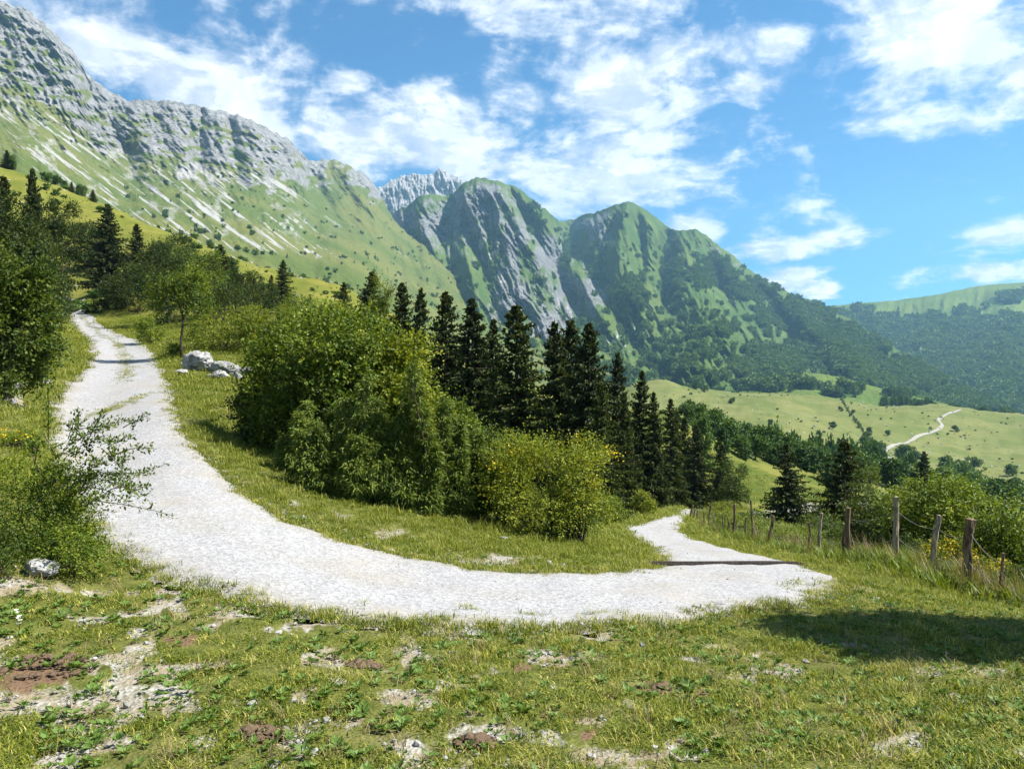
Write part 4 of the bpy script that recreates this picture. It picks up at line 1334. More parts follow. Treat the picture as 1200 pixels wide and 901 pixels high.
# foreground bush at the left edge and the tree that shades the right foreground
lb = bush(30, 8.3, 528, 190, 60, 'airy wild bush over the pale boulder reaching towards the road', 'bush', 1.15, 'wild_bush', 'bush', 'bushes beside the road', ll=.042, lw=.02, lps=14, slen=.34, nlobe=22, gap=.22, low=.1, depth=.6, r0=.02)
bush(78, 7.75, 598, 120, 62, 'low warm-green shrub beside the pale boulder', 'bush', 1.2, group='bushes beside the road', ll=.038, lw=.02, lps=12, slen=.26, nlobe=10, gap=.15, r0=.015)
bush(-15, 7.0, 590, 90, 63, 'leafy shrub behind the pale boulder', 'bush_dark', 1.2, group='bushes beside the road', ll=.04, lw=.022, lps=12, slen=.26, nlobe=10, r0=.015)
rng = np.random.default_rng(77)
twV = Acc(); lvB = []; lvA = []; lvL = []
for k in range(46):
    a = rng.uniform(-.9, 1.0); s0 = np.array([rng.uniform(.2, 1.0), rng.uniform(-.5, .4), rng.uniform(.3, 1.25)])
    dirn = unit(np.array([rng.uniform(.2, 1.0), rng.normal(0, .7), rng.normal(.30, .55)]))
    L = rng.uniform(.3, .75) if k > 5 else rng.uniform(.7, 1.05)
    tt = np.linspace(0, 1, 6)[:, None]; sag_ = rng.normal(-.12, .15)
    path = s0 + dirn * L * tt + np.array([0, 0, sag_]) * L * tt ** 2
    twV.add(*tube(path, np.linspace(.006, .002, 6), 4, cap=False))
    for j in range(70):
        t_ = rng.uniform(.2, 1)
        c = s0 + dirn * L * t_ + np.array([0, 0, sag_]) * L * t_ ** 2 + rng.normal(0, .025, 3)
        lvB.append(c); lvA.append(unit(dirn * .5 + rng.normal(0, .7, 3))); lvL.append(rng.uniform(.03, .06))
lvB = np.array(lvB); lvA = np.array(lvA); lvL = np.array(lvL)
si = unit(np.cross(lvA, unit(np.array([0, 0, 1.0]) + rng.normal(0, .5, lvA.shape))))
lv, lq = leaf_quads(lvB, lvA, si, lvL, lvL * .5)
link('twig', twV.mesh('twig', M['bark']), lb)
link('twig_leaves', mk_mesh('twig_leaves', lv, lq, None, M['bush'], attrs={'var': np.repeat(np.clip(rng.normal(.4, .2, len(lvB)), 0, 1), 4)}), lb)

px_ = np.array([9.7, 7.9])
make_broadleaf('shade_tree', 'broadleaf tree standing past the fence end, shading the grass', 'tree', 'shade tree', (px_[0], px_[1], float(ground_z(*px_)[0])), 61, 2.7, 1.7, 7.2, 5200, 9, .16, .11, .45,
               'bush_dark', 20, .42, 2.2, .14, 2.2)

# ------------------------------------------------------------------ trees further off, one by one
def far_proto(seed, mat, ns=420):
    return leafy_crown(seed, 1.0, 1.0, 2.0, ns, 7, .16, .11, .22, 12, .12, .16)


FARP = []
for k in range(5):
    Vv, Qq, var, C, lr = far_proto(300 + k, 'far_leaf')
    mc = mk_mesh('crown', Vv, Qq, None, M['far_leaf'], attrs={'var': var})
    mt = stems(300 + k, C, lr, .07, 5, trunk_h=.5).mesh('trunk', M['bark'], True)
    FARP.append((mc, mt))
rngF = random.Random(9)


def far_tree(px, d, top, wpx, label, group, name='far_tree', k=None):
    p = at(px, d)
    h = EYE + d * (CY - top) / F - p[2]
    h = max(h, wpx * .8 * d / F)
    w_ = wpx / 2 * d / F
    k = rngF.randrange(5) if k is None else k
    r = thing(name, p, label, 'tree', group)
    r.scale = (w_, w_, h / 2.0); r.rotation_euler = (0, 0, rngF.uniform(0, 6.28))
    link('trunk', FARP[k][1], r); link('crown', FARP[k][0], r)


ORD = ['first', 'second', 'third', 'fourth', 'fifth', 'sixth', 'seventh', 'eighth', 'ninth', 'tenth', 'eleventh', 'twelfth', 'thirteenth', 'fourteenth', 'fifteenth', 'sixteenth', 'seventeenth',
       'eighteenth', 'nineteenth', 'twentieth', 'twenty-first', 'twenty-second', 'twenty-third', 'twenty-fourth', 'twenty-fifth', 'twenty-sixth']
gA = 'broadleaf trees on the ridge beyond the lower road'
for io, (px, d, top, w_) in enumerate(sorted([(800, 78, 474, 30), (815, 82, 470, 32), (836, 86, 480, 34), (858, 90, 490, 32), (878, 92, 496, 34), (902, 96, 503, 36), (925, 98, 508, 34), (885, 80, 510, 26), (820, 70, 488, 26),
                         (842, 72, 500, 24), (948, 104, 518, 34), (968, 108, 528, 30), (1005, 112, 524, 36), (1030, 115, 532, 34), (1052, 120, 540, 34), (910, 84, 520, 30), (940, 90, 530, 32), (870, 78, 512, 26), (955, 88, 536, 34), (975, 84, 542, 36), (1020, 95, 545, 38), (1045, 98, 548, 40), (895, 88, 500, 34), (850, 84, 492, 32)])):
    far_tree(px, d, top, w_, ORD[io] + ' broadleaf tree along the grassy ridge, counted from the spruce row', gA)
gB = 'broadleaf trees in the hollow before the far meadow'
for io, (px, d, top, w_) in enumerate(sorted([(915, 170, 500, 30), (935, 180, 510, 32), (955, 200, 513, 34), (975, 210, 516, 40), (1000, 220, 520, 38), (1022, 230, 520, 36), (1045, 180, 540, 36), (1068, 190, 536, 34), (1080, 240, 545, 36),
                         (1108, 200, 548, 36), (1130, 250, 545, 40), (1150, 190, 558, 36), (1165, 180, 570, 38), (1180, 170, 582, 40), (1195, 165, 590, 40), (1120, 160, 565, 34), (1095, 165, 560, 30), (890, 165, 505, 28), (1208, 200, 575, 40), (1070, 120, 552, 44), (1100, 125, 560, 46), (1130, 128, 566, 46), (1160, 130, 574, 46), (1190, 130, 582, 48), (1050, 140, 545, 36)])):
    far_tree(px, d, top, w_, ORD[io] + ' blue-green tree in the hollow below the far meadow, counted from the spruce row', gB)
gC = 'small trees dotted over the far meadow'
for io, (px, py, w_) in enumerate(sorted([(815, 452, 10), (826, 456, 8), (858, 470, 8), (904, 452 + 44, 8), (975, 499, 9), (1015, 514, 14), (1027, 531, 26), (1062, 534, 22), (1075, 540, 20), (1040, 508, 7), (1130, 552, 22), (1140, 545, 16),
                     (1186, 552, 14), (1110, 545, 20), (1190, 566, 12), (985, 480, 6), (1000, 483, 5), (1018, 505, 8), (960, 508, 7), (1120, 503, 8)])):
    q = hit(px, py + w_ * .4, 200, 900)
    r = thing('meadow_tree', q, ORD[io] + ' small round tree on the far meadow, counted from the spruce row', 'tree', gC)
    w2 = w_ / 2 * q[1] / F
    r.scale = (w2, w2, w2 * .95); r.rotation_euler = (0, 0, rngF.uniform(0, 6.28))
    k = rngF.randrange(5)
    link('trunk', FARP[k][1], r); link('crown', FARP[k][0], r)
for io, (px, d, top, w_) in enumerate(sorted([(14, 150, 182, 9), (60, 148, 203, 12), (68, 147, 206, 10), (74, 146, 210, 10), (94, 141, 217, 14), (50, 150, 202, 9)])):
    far_tree(px, d, top, w_, ORD[io] + ' tiny round shrub down the crest of the golden slope, counted from its top', 'small shrubs on the hill crest', 'crest_shrub')
gE = 'trees at the edge of the wood above the far meadow'
for i in range(26):
    px = 1040 + i * 6.6 + rngF.uniform(-2, 2)
    crest = np.interp(px, [1000, 1060, 1100, 1200, 1300], [471, 476, 481, 493, 500])
    p = np.array([0, 735 + rngF.uniform(0, 20), 0]); p[0] = p[1] * (px - CX) / F
    p[2] = EYE + p[1] * (CY - crest - 3) / F
    p[2] = min(p[2], float(ground_z(p[0], p[1])[0]))
    top = crest - rngF.uniform(6, 14)
    r = thing('wood_edge_tree', p, ORD[i] + ' dark tree in the wood edge above the far meadow, counted from the knoll', 'tree', gE)
    w2 = rngF.uniform(5, 8) * p[1] / F
    r.scale = (w2, w2, (EYE + p[1] * (CY - top) / F - p[2]) / 2.0); r.rotation_euler = (0, 0, rngF.uniform(0, 6.28))
    k = rngF.randrange(5)
    link('trunk', FARP[k][1], r); link('crown', FARP[k][0], r)

# ------------------------------------------------------------------ scattered stuff through geometry nodes
def proto_collection(name, meshes):
    c = bpy.data.collections.new(name)
    for i, me in enumerate(meshes):
        o = bpy.data.objects.new('%s_%02d' % (name, i), me)
        c.objects.link(o)
    return c


def scatter(name, coll, P, rot, scl, idx, label, cat):
    me = bpy.data.meshes.new(name)
    me.vertices.add(len(P))
    me.vertices.foreach_set('co', np.asarray(P, np.float32).ravel())
    a = me.attributes.new('rot', 'FLOAT_VECTOR', 'POINT'); a.data.foreach_set('vector', np.asarray(rot, np.float32).ravel())
    a = me.attributes.new('scl', 'FLOAT_VECTOR', 'POINT')
    scl = np.asarray(scl, np.float32)
    if scl.ndim == 1: scl = np.repeat(scl[:, None], 3, 1)
    a.data.foreach_set('vector', scl.ravel())
    a = me.attributes.new('idx', 'INT', 'POINT'); a.data.foreach_set('value', np.asarray(idx, np.int32))
    o = link(name, me)
    g = bpy.data.node_groups.new(name, 'GeometryNodeTree')
    g.interface.new_socket('Geometry', in_out='INPUT', socket_type='NodeSocketGeometry')
    g.interface.new_socket('Geometry', in_out='OUTPUT', socket_type='NodeSocketGeometry')
    N = g.nodes; L = g.links
    gi = N.new('NodeGroupInput'); go = N.new('NodeGroupOutput')
    ci = N.new('GeometryNodeCollectionInfo'); ci.inputs['Collection'].default_value = coll
    ci.inputs['Separate Children'].default_value = True; ci.inputs['Reset Children'].default_value = True
    ip = N.new('GeometryNodeInstanceOnPoints'); ip.inputs['Pick Instance'].default_value = True

    def na(nm, typ):
        q = N.new('GeometryNodeInputNamedAttribute'); q.data_type = typ; q.inputs['Name'].default_value = nm
        return q.outputs['Attribute']
    L.new(gi.outputs[0], ip.inputs['Points']); L.new(ci.outputs[0], ip.inputs['Instance'])
    L.new(na('idx', 'INT'), ip.inputs['Instance Index'])
    L.new(na('rot', 'FLOAT_VECTOR'), ip.inputs['Rotation'])
    L.new(na('scl', 'FLOAT_VECTOR'), ip.inputs['Scale'])
    L.new(ip.outputs[0], go.inputs[0])
    md = o.modifiers.new('scatter', 'NODES'); md.node_group = g
    return tag(o, label, cat, kind='stuff')


def tuft_mesh(seed, nb, L, R, wd, mat, lean=.5, var=(.4, .22)):
    rng = np.random.default_rng(seed)
    a = rng.uniform(0, 2 * np.pi, nb); r = R * np.sqrt(rng.uniform(0, 1, nb))
    b = np.stack([np.cos(a) * r, np.sin(a) * r, np.full(nb, -.012)], -1)
    ln = L * rng.uniform(.45, 1.2, nb)
    la = rng.uniform(0, 2 * np.pi, nb); lm = np.abs(rng.normal(lean, .28, nb))
    o = np.stack([np.cos(la), np.sin(la), np.zeros(nb)], -1)
    s = np.stack([-np.sin(la), np.cos(la), np.zeros(nb)], -1) * (wd * rng.uniform(.7, 1.3, nb))[:, None] * .5
    up = np.array([0, 0, 1.0])
    m = b + unit(up + o * lm[:, None] * .5) * (ln * .55)[:, None]
    tip = m + unit(up * .8 + o * lm[:, None] * 1.7) * (ln * .5)[:, None]
    V = np.stack([b - s, b + s, m + s * .8, m - s * .8, tip], 1).reshape(-1, 3)
    i = np.arange(nb) * 5
    Q = np.stack([i, i + 1, i + 2, i + 3], -1); T = np.stack([i + 3, i + 2, i + 4], -1)
    v = np.repeat(np.clip(rng.normal(var[0], var[1], nb), 0, 1), 5)
    return mk_mesh('tuft', V, Q, T, M[mat], attrs={'var': v})


def weed_mesh(seed, nl, L, wd, mat='weed', flat=.5):
    rng = np.random.default_rng(seed)
    a = np.linspace(0, 2 * np.pi, nl, endpoint=False) + rng.normal(0, .3, nl)
    ax = unit(np.stack([np.cos(a), np.sin(a), rng.uniform(.15, .15 + flat * 1.5, nl)], -1))
    si = unit(np.cross(np.array([0, 0, 1.0]), ax))
    b = ax * .01
    V, Q = leaf_quads(b, ax, si, L * rng.uniform(.6, 1.2, nl), wd * rng.uniform(.7, 1.2, nl), .2)
    return mk_mesh('weed', V, Q, None, M[mat], attrs={'var': np.repeat(np.clip(rng.normal(.5, .2, nl), 0, 1), 4)})


def stone_mesh(seed, sub=2, mat='rock'):
    import bmesh
    rng = np.random.default_rng(seed)
    bm = bmesh.new()
    bmesh.ops.create_icosphere(bm, subdivisions=sub, radius=1)
    P = np.array([v.co[:] for v in bm.verts])
    for k in range(9 if sub < 3 else 20):
        nrm = unit(rng.normal(0, 1, 3)); dd = rng.uniform(.55, .85) if sub < 3 else rng.uniform(.6, .9)
        ex = P @ nrm - dd
        P = P - np.where(ex > 0, ex, 0)[:, None] * nrm
    P *= 1 + fbm(P[:, 0] * 2.5 + seed, P[:, 1] * 2.5 + P[:, 2] * 1.7, 3, seed)[:, None] * .16
    if sub > 2:
        P *= 1 - (np.clip(.12 - np.abs(pnoise(P[:, 0] * 2 + P[:, 2], P[:, 1] * 2 - P[:, 2] * 1.5, seed + 3)), 0, .12) * 1.6)[:, None]
        P *= 1 + fbm(P[:, 0] * 7 + seed, P[:, 1] * 7 + P[:, 2] * 6, 3, seed + 8)[:, None] * .07
    P *= np.array([1.15, .9, .7])
    for v, c in zip(bm.verts, P): v.co = c
    me = bpy.data.meshes.new('stone'); bm.to_mesh(me); bm.free()
    me.materials.append(M[mat])
    return me


rng = np.random.default_rng(2024)


def sample_screen(nn, u0, u1, d0, d1, pw=1.0):
    """random ground points, denser near the camera"""
    d = np.exp(rng.uniform(math.log(d0), math.log(d1), nn)) if pw == 0 else (rng.uniform(d0 ** pw, d1 ** pw, nn)) ** (1 / pw)
    u = rng.uniform(u0, u1, nn)
    x = d * (u - CX) / F
    return x, d


def rots(nn, tilt=.12):
    return np.stack([rng.normal(0, tilt, nn), rng.normal(0, tilt, nn), rng.uniform(0, 2 * np.pi, nn)], -1)


tufts = proto_collection('grass_tuft', [tuft_mesh(1, 46, .07, .11, .0064, 'grass'), tuft_mesh(2, 36, .10, .10, .0070, 'grass', .7), tuft_mesh(3, 50, .05, .13, .0068, 'grass', .9, (.3, .25)),
                                         tuft_mesh(4, 30, .13, .08, .0045, 'grass', .45, (.6, .25)), tuft_mesh(5, 30, .08, .11, .0085, 'grass', .7, (.15, .12))])
X_, Y_ = sample_screen(22000, -240, 1440, 2.6, 13, 1.15)
Z_ = ground_z(X_, Y_)
bb, ss = bare_soil(X_, Y_, Z_)
clump = fbm(X_ * 1.7, Y_ * 1.7, 3, 91)
left_short = sstep(X_, 1, -2.5)
ok = ~inpoly(X_, Y_, ROADPOLY) & (rng.uniform(0, 1, len(X_)) > np.clip(np.maximum(bb, ss) * 1.4, 0, .93)) & (rng.uniform(0, 1, len(X_)) < .74 - .12 * left_short + clump * 1.3)
X_, Y_, Z_, clump, ls = X_[ok], Y_[ok], Z_[ok], clump[ok], left_short[ok]
hz = (.47 + clump * .7) * rng.uniform(.6, 1.25, len(X_)) * (1.05 - .3 * ls)
hz = np.clip(hz, .3, 1.5)
scatter('grass', tufts, np.stack([X_, Y_, Z_], -1), rots(len(X_)), np.stack([np.ones(len(X_)), np.ones(len(X_)), hz], -1), rng.choice(5, len(X_), p=[.3, .2, .25, .1, .15]),
        'short green grass with bare gaps in the foreground', 'grass')

vt = proto_collection('verge_tuft', [tuft_mesh(11, 60, .10, .22, .010, 'grass_gold', .6), tuft_mesh(12, 50, .16, .20, .010, 'grass_gold', .5, (.5, .25)), tuft_mesh(13, 70, .07, .26, .011, 'grass_gold', .7, (.3, .2)),
                                     tuft_mesh(14, 40, .28, .15, .009, 'grass_gold', .5, (.55, .25))])
X_, Y_ = sample_screen(30000, -200, 1400, 10.5, 75, .25)
ok = ~inpoly(X_, Y_, ROADPOLY)
X_, Y_ = X_[ok], Y_[ok]
Z_ = ground_z(X_, Y_)
bb, ss = bare_soil(X_, Y_, Z_)
ok = rng.uniform(0, 1, len(X_)) > np.clip(bb * 1.2, 0, .9)
X_, Y_, Z_ = X_[ok], Y_[ok], Z_[ok]
sc = np.clip(Y_ / 16, .75, 2.6) * rng.uniform(.7, 1.3, len(X_))
scatter('verge_grass', vt, np.stack([X_, Y_, Z_], -1), rots(len(X_)), np.stack([sc, sc, np.minimum(sc, 1.35) * rng.uniform(.5, 1.1, len(X_))], -1), rng.choice(4, len(X_), p=[.38, .2, .37, .05]),
        'yellow-green grass on the verges and slopes beside the road', 'grass')

# tall weeds along the fence and around bushes
FX = np.array([W(*q)[:2] for q in [(1240, 715, 11.5), (1175, 705, 12.5), (1133, 690, 13.5), (1093, 678, 14.5), (1050, 662, 16), (995, 660, 17.5), (963, 652, 20), (905, 643, 24), (880, 636, 26), (862, 632, 29), (835, 622, 36), (812, 612, 44)]])
fl = catmull(FX, 20)
k = rng.integers(0, len(fl), 1500)
X_ = fl[k, 0] + rng.normal(.35, .55, 1500); Y_ = fl[k, 1] + rng.normal(.3, .5, 1500)
ok = ~inpoly(X_, Y_, ROADPOLY)
X_, Y_ = X_[ok], Y_[ok]
hedge = proto_collection('fence_weed', [tuft_mesh(21, 36, .45, .16, .016, 'grass_gold', .45, (.4, .25)), tuft_mesh(22, 28, .6, .12, .012, 'dry', .3), tuft_mesh(23, 40, .35, .2, .022, 'bush', .6, (.5, .2))])
scatter('tall_weeds', hedge, np.stack([X_, Y_, ground_z(X_, Y_)], -1), rots(len(X_), .15), rng.uniform(.5, 1.15, len(X_)), rng.choice(3, len(X_), p=[.22, .08, .70]), 'tall weeds and dry stalks along the fence', 'weeds')

# grass strip between the wheel tracks and tufts creeping over the road edge
strip = catmull([hit(px, py, 3, 100)[:2] for px, py in [(93, 366), (103, 380), (118, 392), (135, 402), (145, 415), (150, 432), (146, 448)]], 20)
k = rng.integers(0, len(strip), 1500)
sx = strip[k, 0] + rng.normal(0, .17, 1500); sy = strip[k, 1] + rng.normal(0, .2, 1500)
pt = hit(140, 478, 3, 100)
sx = np.concatenate([sx, pt[0] + rng.normal(0, .20, 330)]); sy = np.concatenate([sy, pt[1] + rng.normal(0, 1.1, 330)])
ke = rng.integers(0, len(EA), 1500); kb = rng.integers(0, len(EB), 1500)
ia = EA[ke] * .97 + EB[ke] * .03; ib = EB[kb] * .97 + EA[kb] * .03
sx = np.concatenate([sx, ia[:, 0] + rng.normal(0, .12, 1500), ib[:, 0] + rng.normal(0, .12, 1500)])
sy = np.concatenate([sy, ia[:, 1] + rng.normal(0, .12, 1500), ib[:, 1] + rng.normal(0, .12, 1500)])
for (px, py, m_) in [(553, 720, 6), (598, 722, 5), (625, 724, 8), (548, 716, 6), (700, 724, 5), (733, 724, 5), (420, 712, 4), (515, 730, 10), (560, 733, 8), (680, 735, 10), (548, 670, 16), (990, 690, 40), (970, 697, 40), (990, 678, 36), (960, 690, 22)]:
    q = hit(px, py, 3, 60)
    sx = np.concatenate([sx, q[0] + rng.normal(0, .09 if m_ < 20 else .3, m_)]); sy = np.concatenate([sy, q[1] + rng.normal(0, .06 if m_ < 20 else .3, m_)])
scatter('road_grass', tufts, np.stack([sx, sy, ground_z(sx, sy) + .01], -1), rots(len(sx)), np.stack([rng.uniform(.7, 1.3, len(sx))] * 2 + [rng.uniform(.5, 1.1, len(sx))], -1), rng.choice(5, len(sx)),
        'grass tufts growing along the road edges and between its wheel tracks', 'grass')

# broad-leaved weeds
wc = proto_collection('weed_plant', [weed_mesh(1, 11, .045, .026), weed_mesh(2, 14, .036, .024, flat=.9), weed_mesh(3, 8, .06, .034), weed_mesh(4, 18, .03, .02, flat=1.3)])
X_, Y_ = sample_screen(6500, -260, 1460, 2.8, 12, 1.1)
ok = ~inpoly(X_, Y_, ROADPOLY) & (fbm(X_ * 1.1, Y_ * 1.1, 3, 95) > -.1)
X_, Y_ = X_[ok], Y_[ok]
scatter('weeds', wc, np.stack([X_, Y_, ground_z(X_, Y_) + .01], -1), rots(len(X_), .2), rng.uniform(.5, 1.25, len(X_)), rng.integers(0, 4, len(X_)), 'broad-leaved weeds among the foreground grass', 'weeds')
X_, Y_ = sample_screen(500, -100, 1300, 3, 10, 1.1)
ok = ~inpoly(X_, Y_, ROADPOLY)
dc_ = proto_collection('dry_tuft', [tuft_mesh(31, 16, .16, .06, .004, 'dry', .8), tuft_mesh(32, 12, .09, .09, .006, 'dry', 1.2)])
scatter('dry_stalks', dc_, np.stack([X_, Y_, ground_z(X_, Y_)], -1)[ok], rots(ok.sum(), .2), rng.uniform(.5, 1.2, ok.sum()), rng.integers(0, 2, ok.sum()), 'dry straw stalks among the grass', 'straw')

# pebbles on the road and on bare ground
m, nt, out = new_mat('pebble')
rn = nt.node('ShaderNodeObjectInfo').outputs['Random']
principled(nt, out, nt.mix(rn, (.15, .145, .13, 1), (.34, .335, .32, 1)), .9, .15)
M['pebble'] = m
pc = proto_collection('pebble', [stone_mesh(s, 1, 'pebble') for s in range(1, 6)])
kk = rng.integers(60, len(EA) - 60, 16000); tq = rng.uniform(-.01, 1.01, 16000)
X_ = EA[kk, 0] * (1 - tq) + EB[kk, 0] * tq + rng.normal(0, .15, 16000); Y_ = EA[kk, 1] * (1 - tq) + EB[kk, 1] * tq + rng.normal(0, .15, 16000)
sz = rng.lognormal(-4.75, .42, 16000)
xx, yy = sample_screen(9000, -100, 1300, 3, 12, 1.1)
zz = ground_z(xx, yy); bb, ss = bare_soil(xx, yy, zz)
ok = (bb > .4) & ~inpoly(xx, yy, ROADPOLY) & (rng.uniform(0, 1, len(xx)) < .7)
X_ = np.concatenate([X_, xx[ok]]); Y_ = np.concatenate([Y_, yy[ok]]); sz = np.concatenate([sz, rng.lognormal(-4.5, .5, ok.sum())])
# stony rim on the inside of the bend
kk = rng.integers(190, 430, 600)
X_ = np.concatenate([X_, EB[kk, 0] + (EB[kk, 0] - EA[kk, 0]) * np.abs(rng.normal(0, .09, 600))]); Y_ = np.concatenate([Y_, EB[kk, 1] + (EB[kk, 1] - EA[kk, 1]) * np.abs(rng.normal(0, .09, 600))])
sz = np.concatenate([sz, rng.lognormal(-4.05, .5, 600)])
scatter('pebbles', pc, np.stack([X_, Y_, ground_z(X_, Y_) + .03 * inpoly(X_, Y_, ROADPOLY)], -1), rots(len(X_), .6), np.clip(sz, .004, .07), rng.integers(0, 5, len(X_)), 'loose pale pebbles strewn over the road and bare ground', 'pebbles')

# forests and shrubs on the mountains
fm = []
for k_ in range(4):
    Vv, Qq, var, C, lr = leafy_crown(400 + k_, .5, .5, 1.0, 70, 5, .20, .15, .14, 9, .04, .12)
    fm.append(mk_mesh('crown', Vv, Qq, None, M['far_leaf'], attrs={'var': var}))
Vv, Qq, var, br = conifer_arrays(450, h=1.0, rbase=.2, nbr=60, ntw=3, tl=.12, tw=.05, limbs=False)
fm.append(mk_mesh('crown', Vv, Qq, None, M['spruce'], attrs={'var': var}))
fc = proto_collection('forest_tree', fm)


def plant(R, nn, thr, hmin, hmax, name, label, keep=None, conif=.2, pwr=1.0):
    nu_, nv_ = R['px'].shape
    i = rng.integers(0, nu_ - 1, nn); j = rng.integers(2, nv_ - 2, nn)
    fi = rng.uniform(0, 1, nn)
    P = np.stack([R['X'][i, j] * (1 - fi) + R['X'][i + 1, j] * fi, R['Y'][i, j] * (1 - fi) + R['Y'][i + 1, j] * fi, R['Z'][i, j] * (1 - fi) + R['Z'][i + 1, j] * fi], -1)
    f = R['m'][i, j, 2]; rk = R['m'][i, j, 0]
    ok = (rng.uniform(0, 1, nn) < np.clip((f - thr) / .4, 0, 1)) & (rk < .5)
    if keep is not None: ok &= keep(R['px'][i, j], R['py'][i, j])
    P = P[ok]; m_ = len(P)
    h = rng.uniform(hmin, hmax, m_)
    P[:, 2] -= h * .08
    w_ = h * rng.uniform(.8, 1.3, m_)
    id_ = np.where(rng.uniform(0, 1, m_) < conif, 4, rng.integers(0, 4, m_))
    w_ = np.where(id_ == 4, h * 1.2, w_)
    r_ = rots(m_, .05)
    scatter(name, fc, P, r_, np.stack([w_, w_, h], -1), id_, label, 'forest')


plant(peaks, 34000, .25, 7, 14, 'forest', 'dark woods covering the flanks of the green peaks', lambda x, y: (x > 480))
plant(righth, 16000, .25, 15, 26, 'forest', 'blue-green woods on the slope below the rounded hill', lambda x, y: x > 940)
plant(knoll, 1500, .3, 8, 14, 'forest', 'copses on the low grassy knoll')
plant(massif, 42000, .22, 2.0, 5.0, 'scrub', 'dark scrub dotted over the slopes of the cliff massif', lambda x, y: y > 190 + (x < 200) * 20, .3)
# shrubs and stones on the far meadow and golden slope
dd = rng.uniform(300, 720, 520); uu = rng.uniform(760, 1260, 520)
X_ = dd * (uu - CX) / F; hh = rng.lognormal(-.15, .4, 520)
cl_ = fbm(X_ * .012, dd * .012, 3, 77) > .08
X_, dd, hh = X_[cl_], dd[cl_], hh[cl_]
scatter('meadow_scrub', fc, np.stack([X_, dd, ground_z(X_, dd) - .1], -1), rots(len(X_)), np.stack([hh * 1.3, hh * 1.3, hh], -1), rng.integers(0, 4, len(X_)), 'little shrubs scattered over the far meadow', 'scrub')
hl = np.array([hit(985 + 26 * q_ + rng.normal(0, .8), 468 + 38 * q_, 200, 900) for q_ in np.linspace(0, 1, 26)])
hh = rng.uniform(.8, 2.2, 26)
scatter('meadow_hedge', fc, hl, rots(26), np.stack([hh * 1.2, hh * 1.2, hh], -1), rng.integers(0, 4, 26), 'thin dark hedge line running down the far meadow', 'hedge')
dd = rng.uniform(60, 148, 420); uu = rng.uniform(-60, 420, 420)
dd[300:] = rng.uniform(46, 112, 120); uu[300:] = rng.uniform(770, 1020, 120)
X_ = dd * (uu - CX) / F; hh = rng.uniform(.25, .9, 420)
cl_ = fbm(X_ * .06, dd * .06, 3, 79) > .05
X_, dd, hh = X_[cl_], dd[cl_], hh[cl_]
scatter('slope_scrub', fc, np.stack([X_, dd, ground_z(X_, dd) - .05], -1), rots(len(X_)), np.stack([hh * 1.6, hh * 1.6, hh], -1), rng.integers(0, 4, len(X_)), 'low dark scrub patches on the golden slope and the slope beyond the fence', 'scrub')
dd = np.concatenate([rng.uniform(300, 700, 420), rng.uniform(60, 148, 120)]); uu = np.concatenate([rng.uniform(780, 1240, 420), rng.uniform(0, 400, 120)])
X_ = dd * (uu - CX) / F
scatter('field_stones', pc, np.stack([X_, dd, ground_z(X_, dd)], -1), rots(len(X_), .3), rng.uniform(.25, .8, len(X_)) * np.clip(dd / 300, .5, 1.4), rng.integers(0, 5, len(X_)), 'pale stones dotted over the far meadow and golden slope', 'stones')

# ------------------------------------------------------------------ rocks
ROCKM = [stone_mesh(s, 4) for s in (51, 52, 53, 54)]
for me in ROCKM:
    for p_ in me.polygons: p_.use_smooth = False


def rock(px, py, d, wpx, sx, sz, k, rz, label, group, tilt=.1, name='rock', sink=.25):
    x = d * (px - CX) / F
    w_ = wpx / 2 * d / F
    z = float(ground_z(x, d)[0])
    o = link(name, ROCKM[k], loc=(x, d, z + w_ * sz * (.80 - sink)))
    o.scale = (w_ / 1.0, w_ * sx, w_ * sz * 1.2); o.rotation_euler = (tilt, -tilt * .6, rz)
    return tag(o, label, 'rock', group)


GO = 'white limestone outcrop beside the upper road'
rock(234, 415, 29, 34, .9, 1.0, 0, .3, 'tallest pale block with a dark crack in the roadside outcrop', GO)
rock(262, 425, 28.5, 42, .6, .62, 1, .1, 'long flat white slab of the roadside outcrop', GO)
rock(281, 420, 28.5, 28, .6, .55, 2, .2, 'small white slab at the downhill tip of the outcrop', GO)
rock(259, 437, 27, 22, .8, .75, 3, 1.0, 'low white stone in front of the long slab', GO)
rock(278, 438, 27, 18, .8, .7, 0, 2.0, 'small flat stone with a dark hollow below the slab', GO)
rock(219, 412, 30, 14, .8, .8, 2, .6, 'small grey stone uphill of the tallest block', GO)
rock(247, 436, 27.2, 14, .9, .6, 1, 1.6, 'little white stone leaning below the tallest block', GO)
rock(213, 432, 27.5, 18, .8, .5, 3, .4, 'mossy stone half buried above the road edge', GO)
rock(290, 447, 25.5, 9, .8, .6, 0, .9, 'tiny white stone below the outcrop', GO)
GBld = 'boulders at the left of the road'
rock(48, 668, 7.35, 46, .8, .78, 1, .5, 'pale cracked boulder under the wild bush', GBld, .2)
rock(16, 428, 20, 20, .9, .8, 2, .8, 'small reddish-white rock on the bank of the upper road', GBld)
rock(52, 424, 23, 14, .9, .6, 3, .3, 'little white stone in the bank under the bright tree', GBld)
rock(8, 468, 17, 22, .9, .5, 0, .3, 'flat pale stone in the eroded bank', GBld)
GS = 'single stones in the grass'
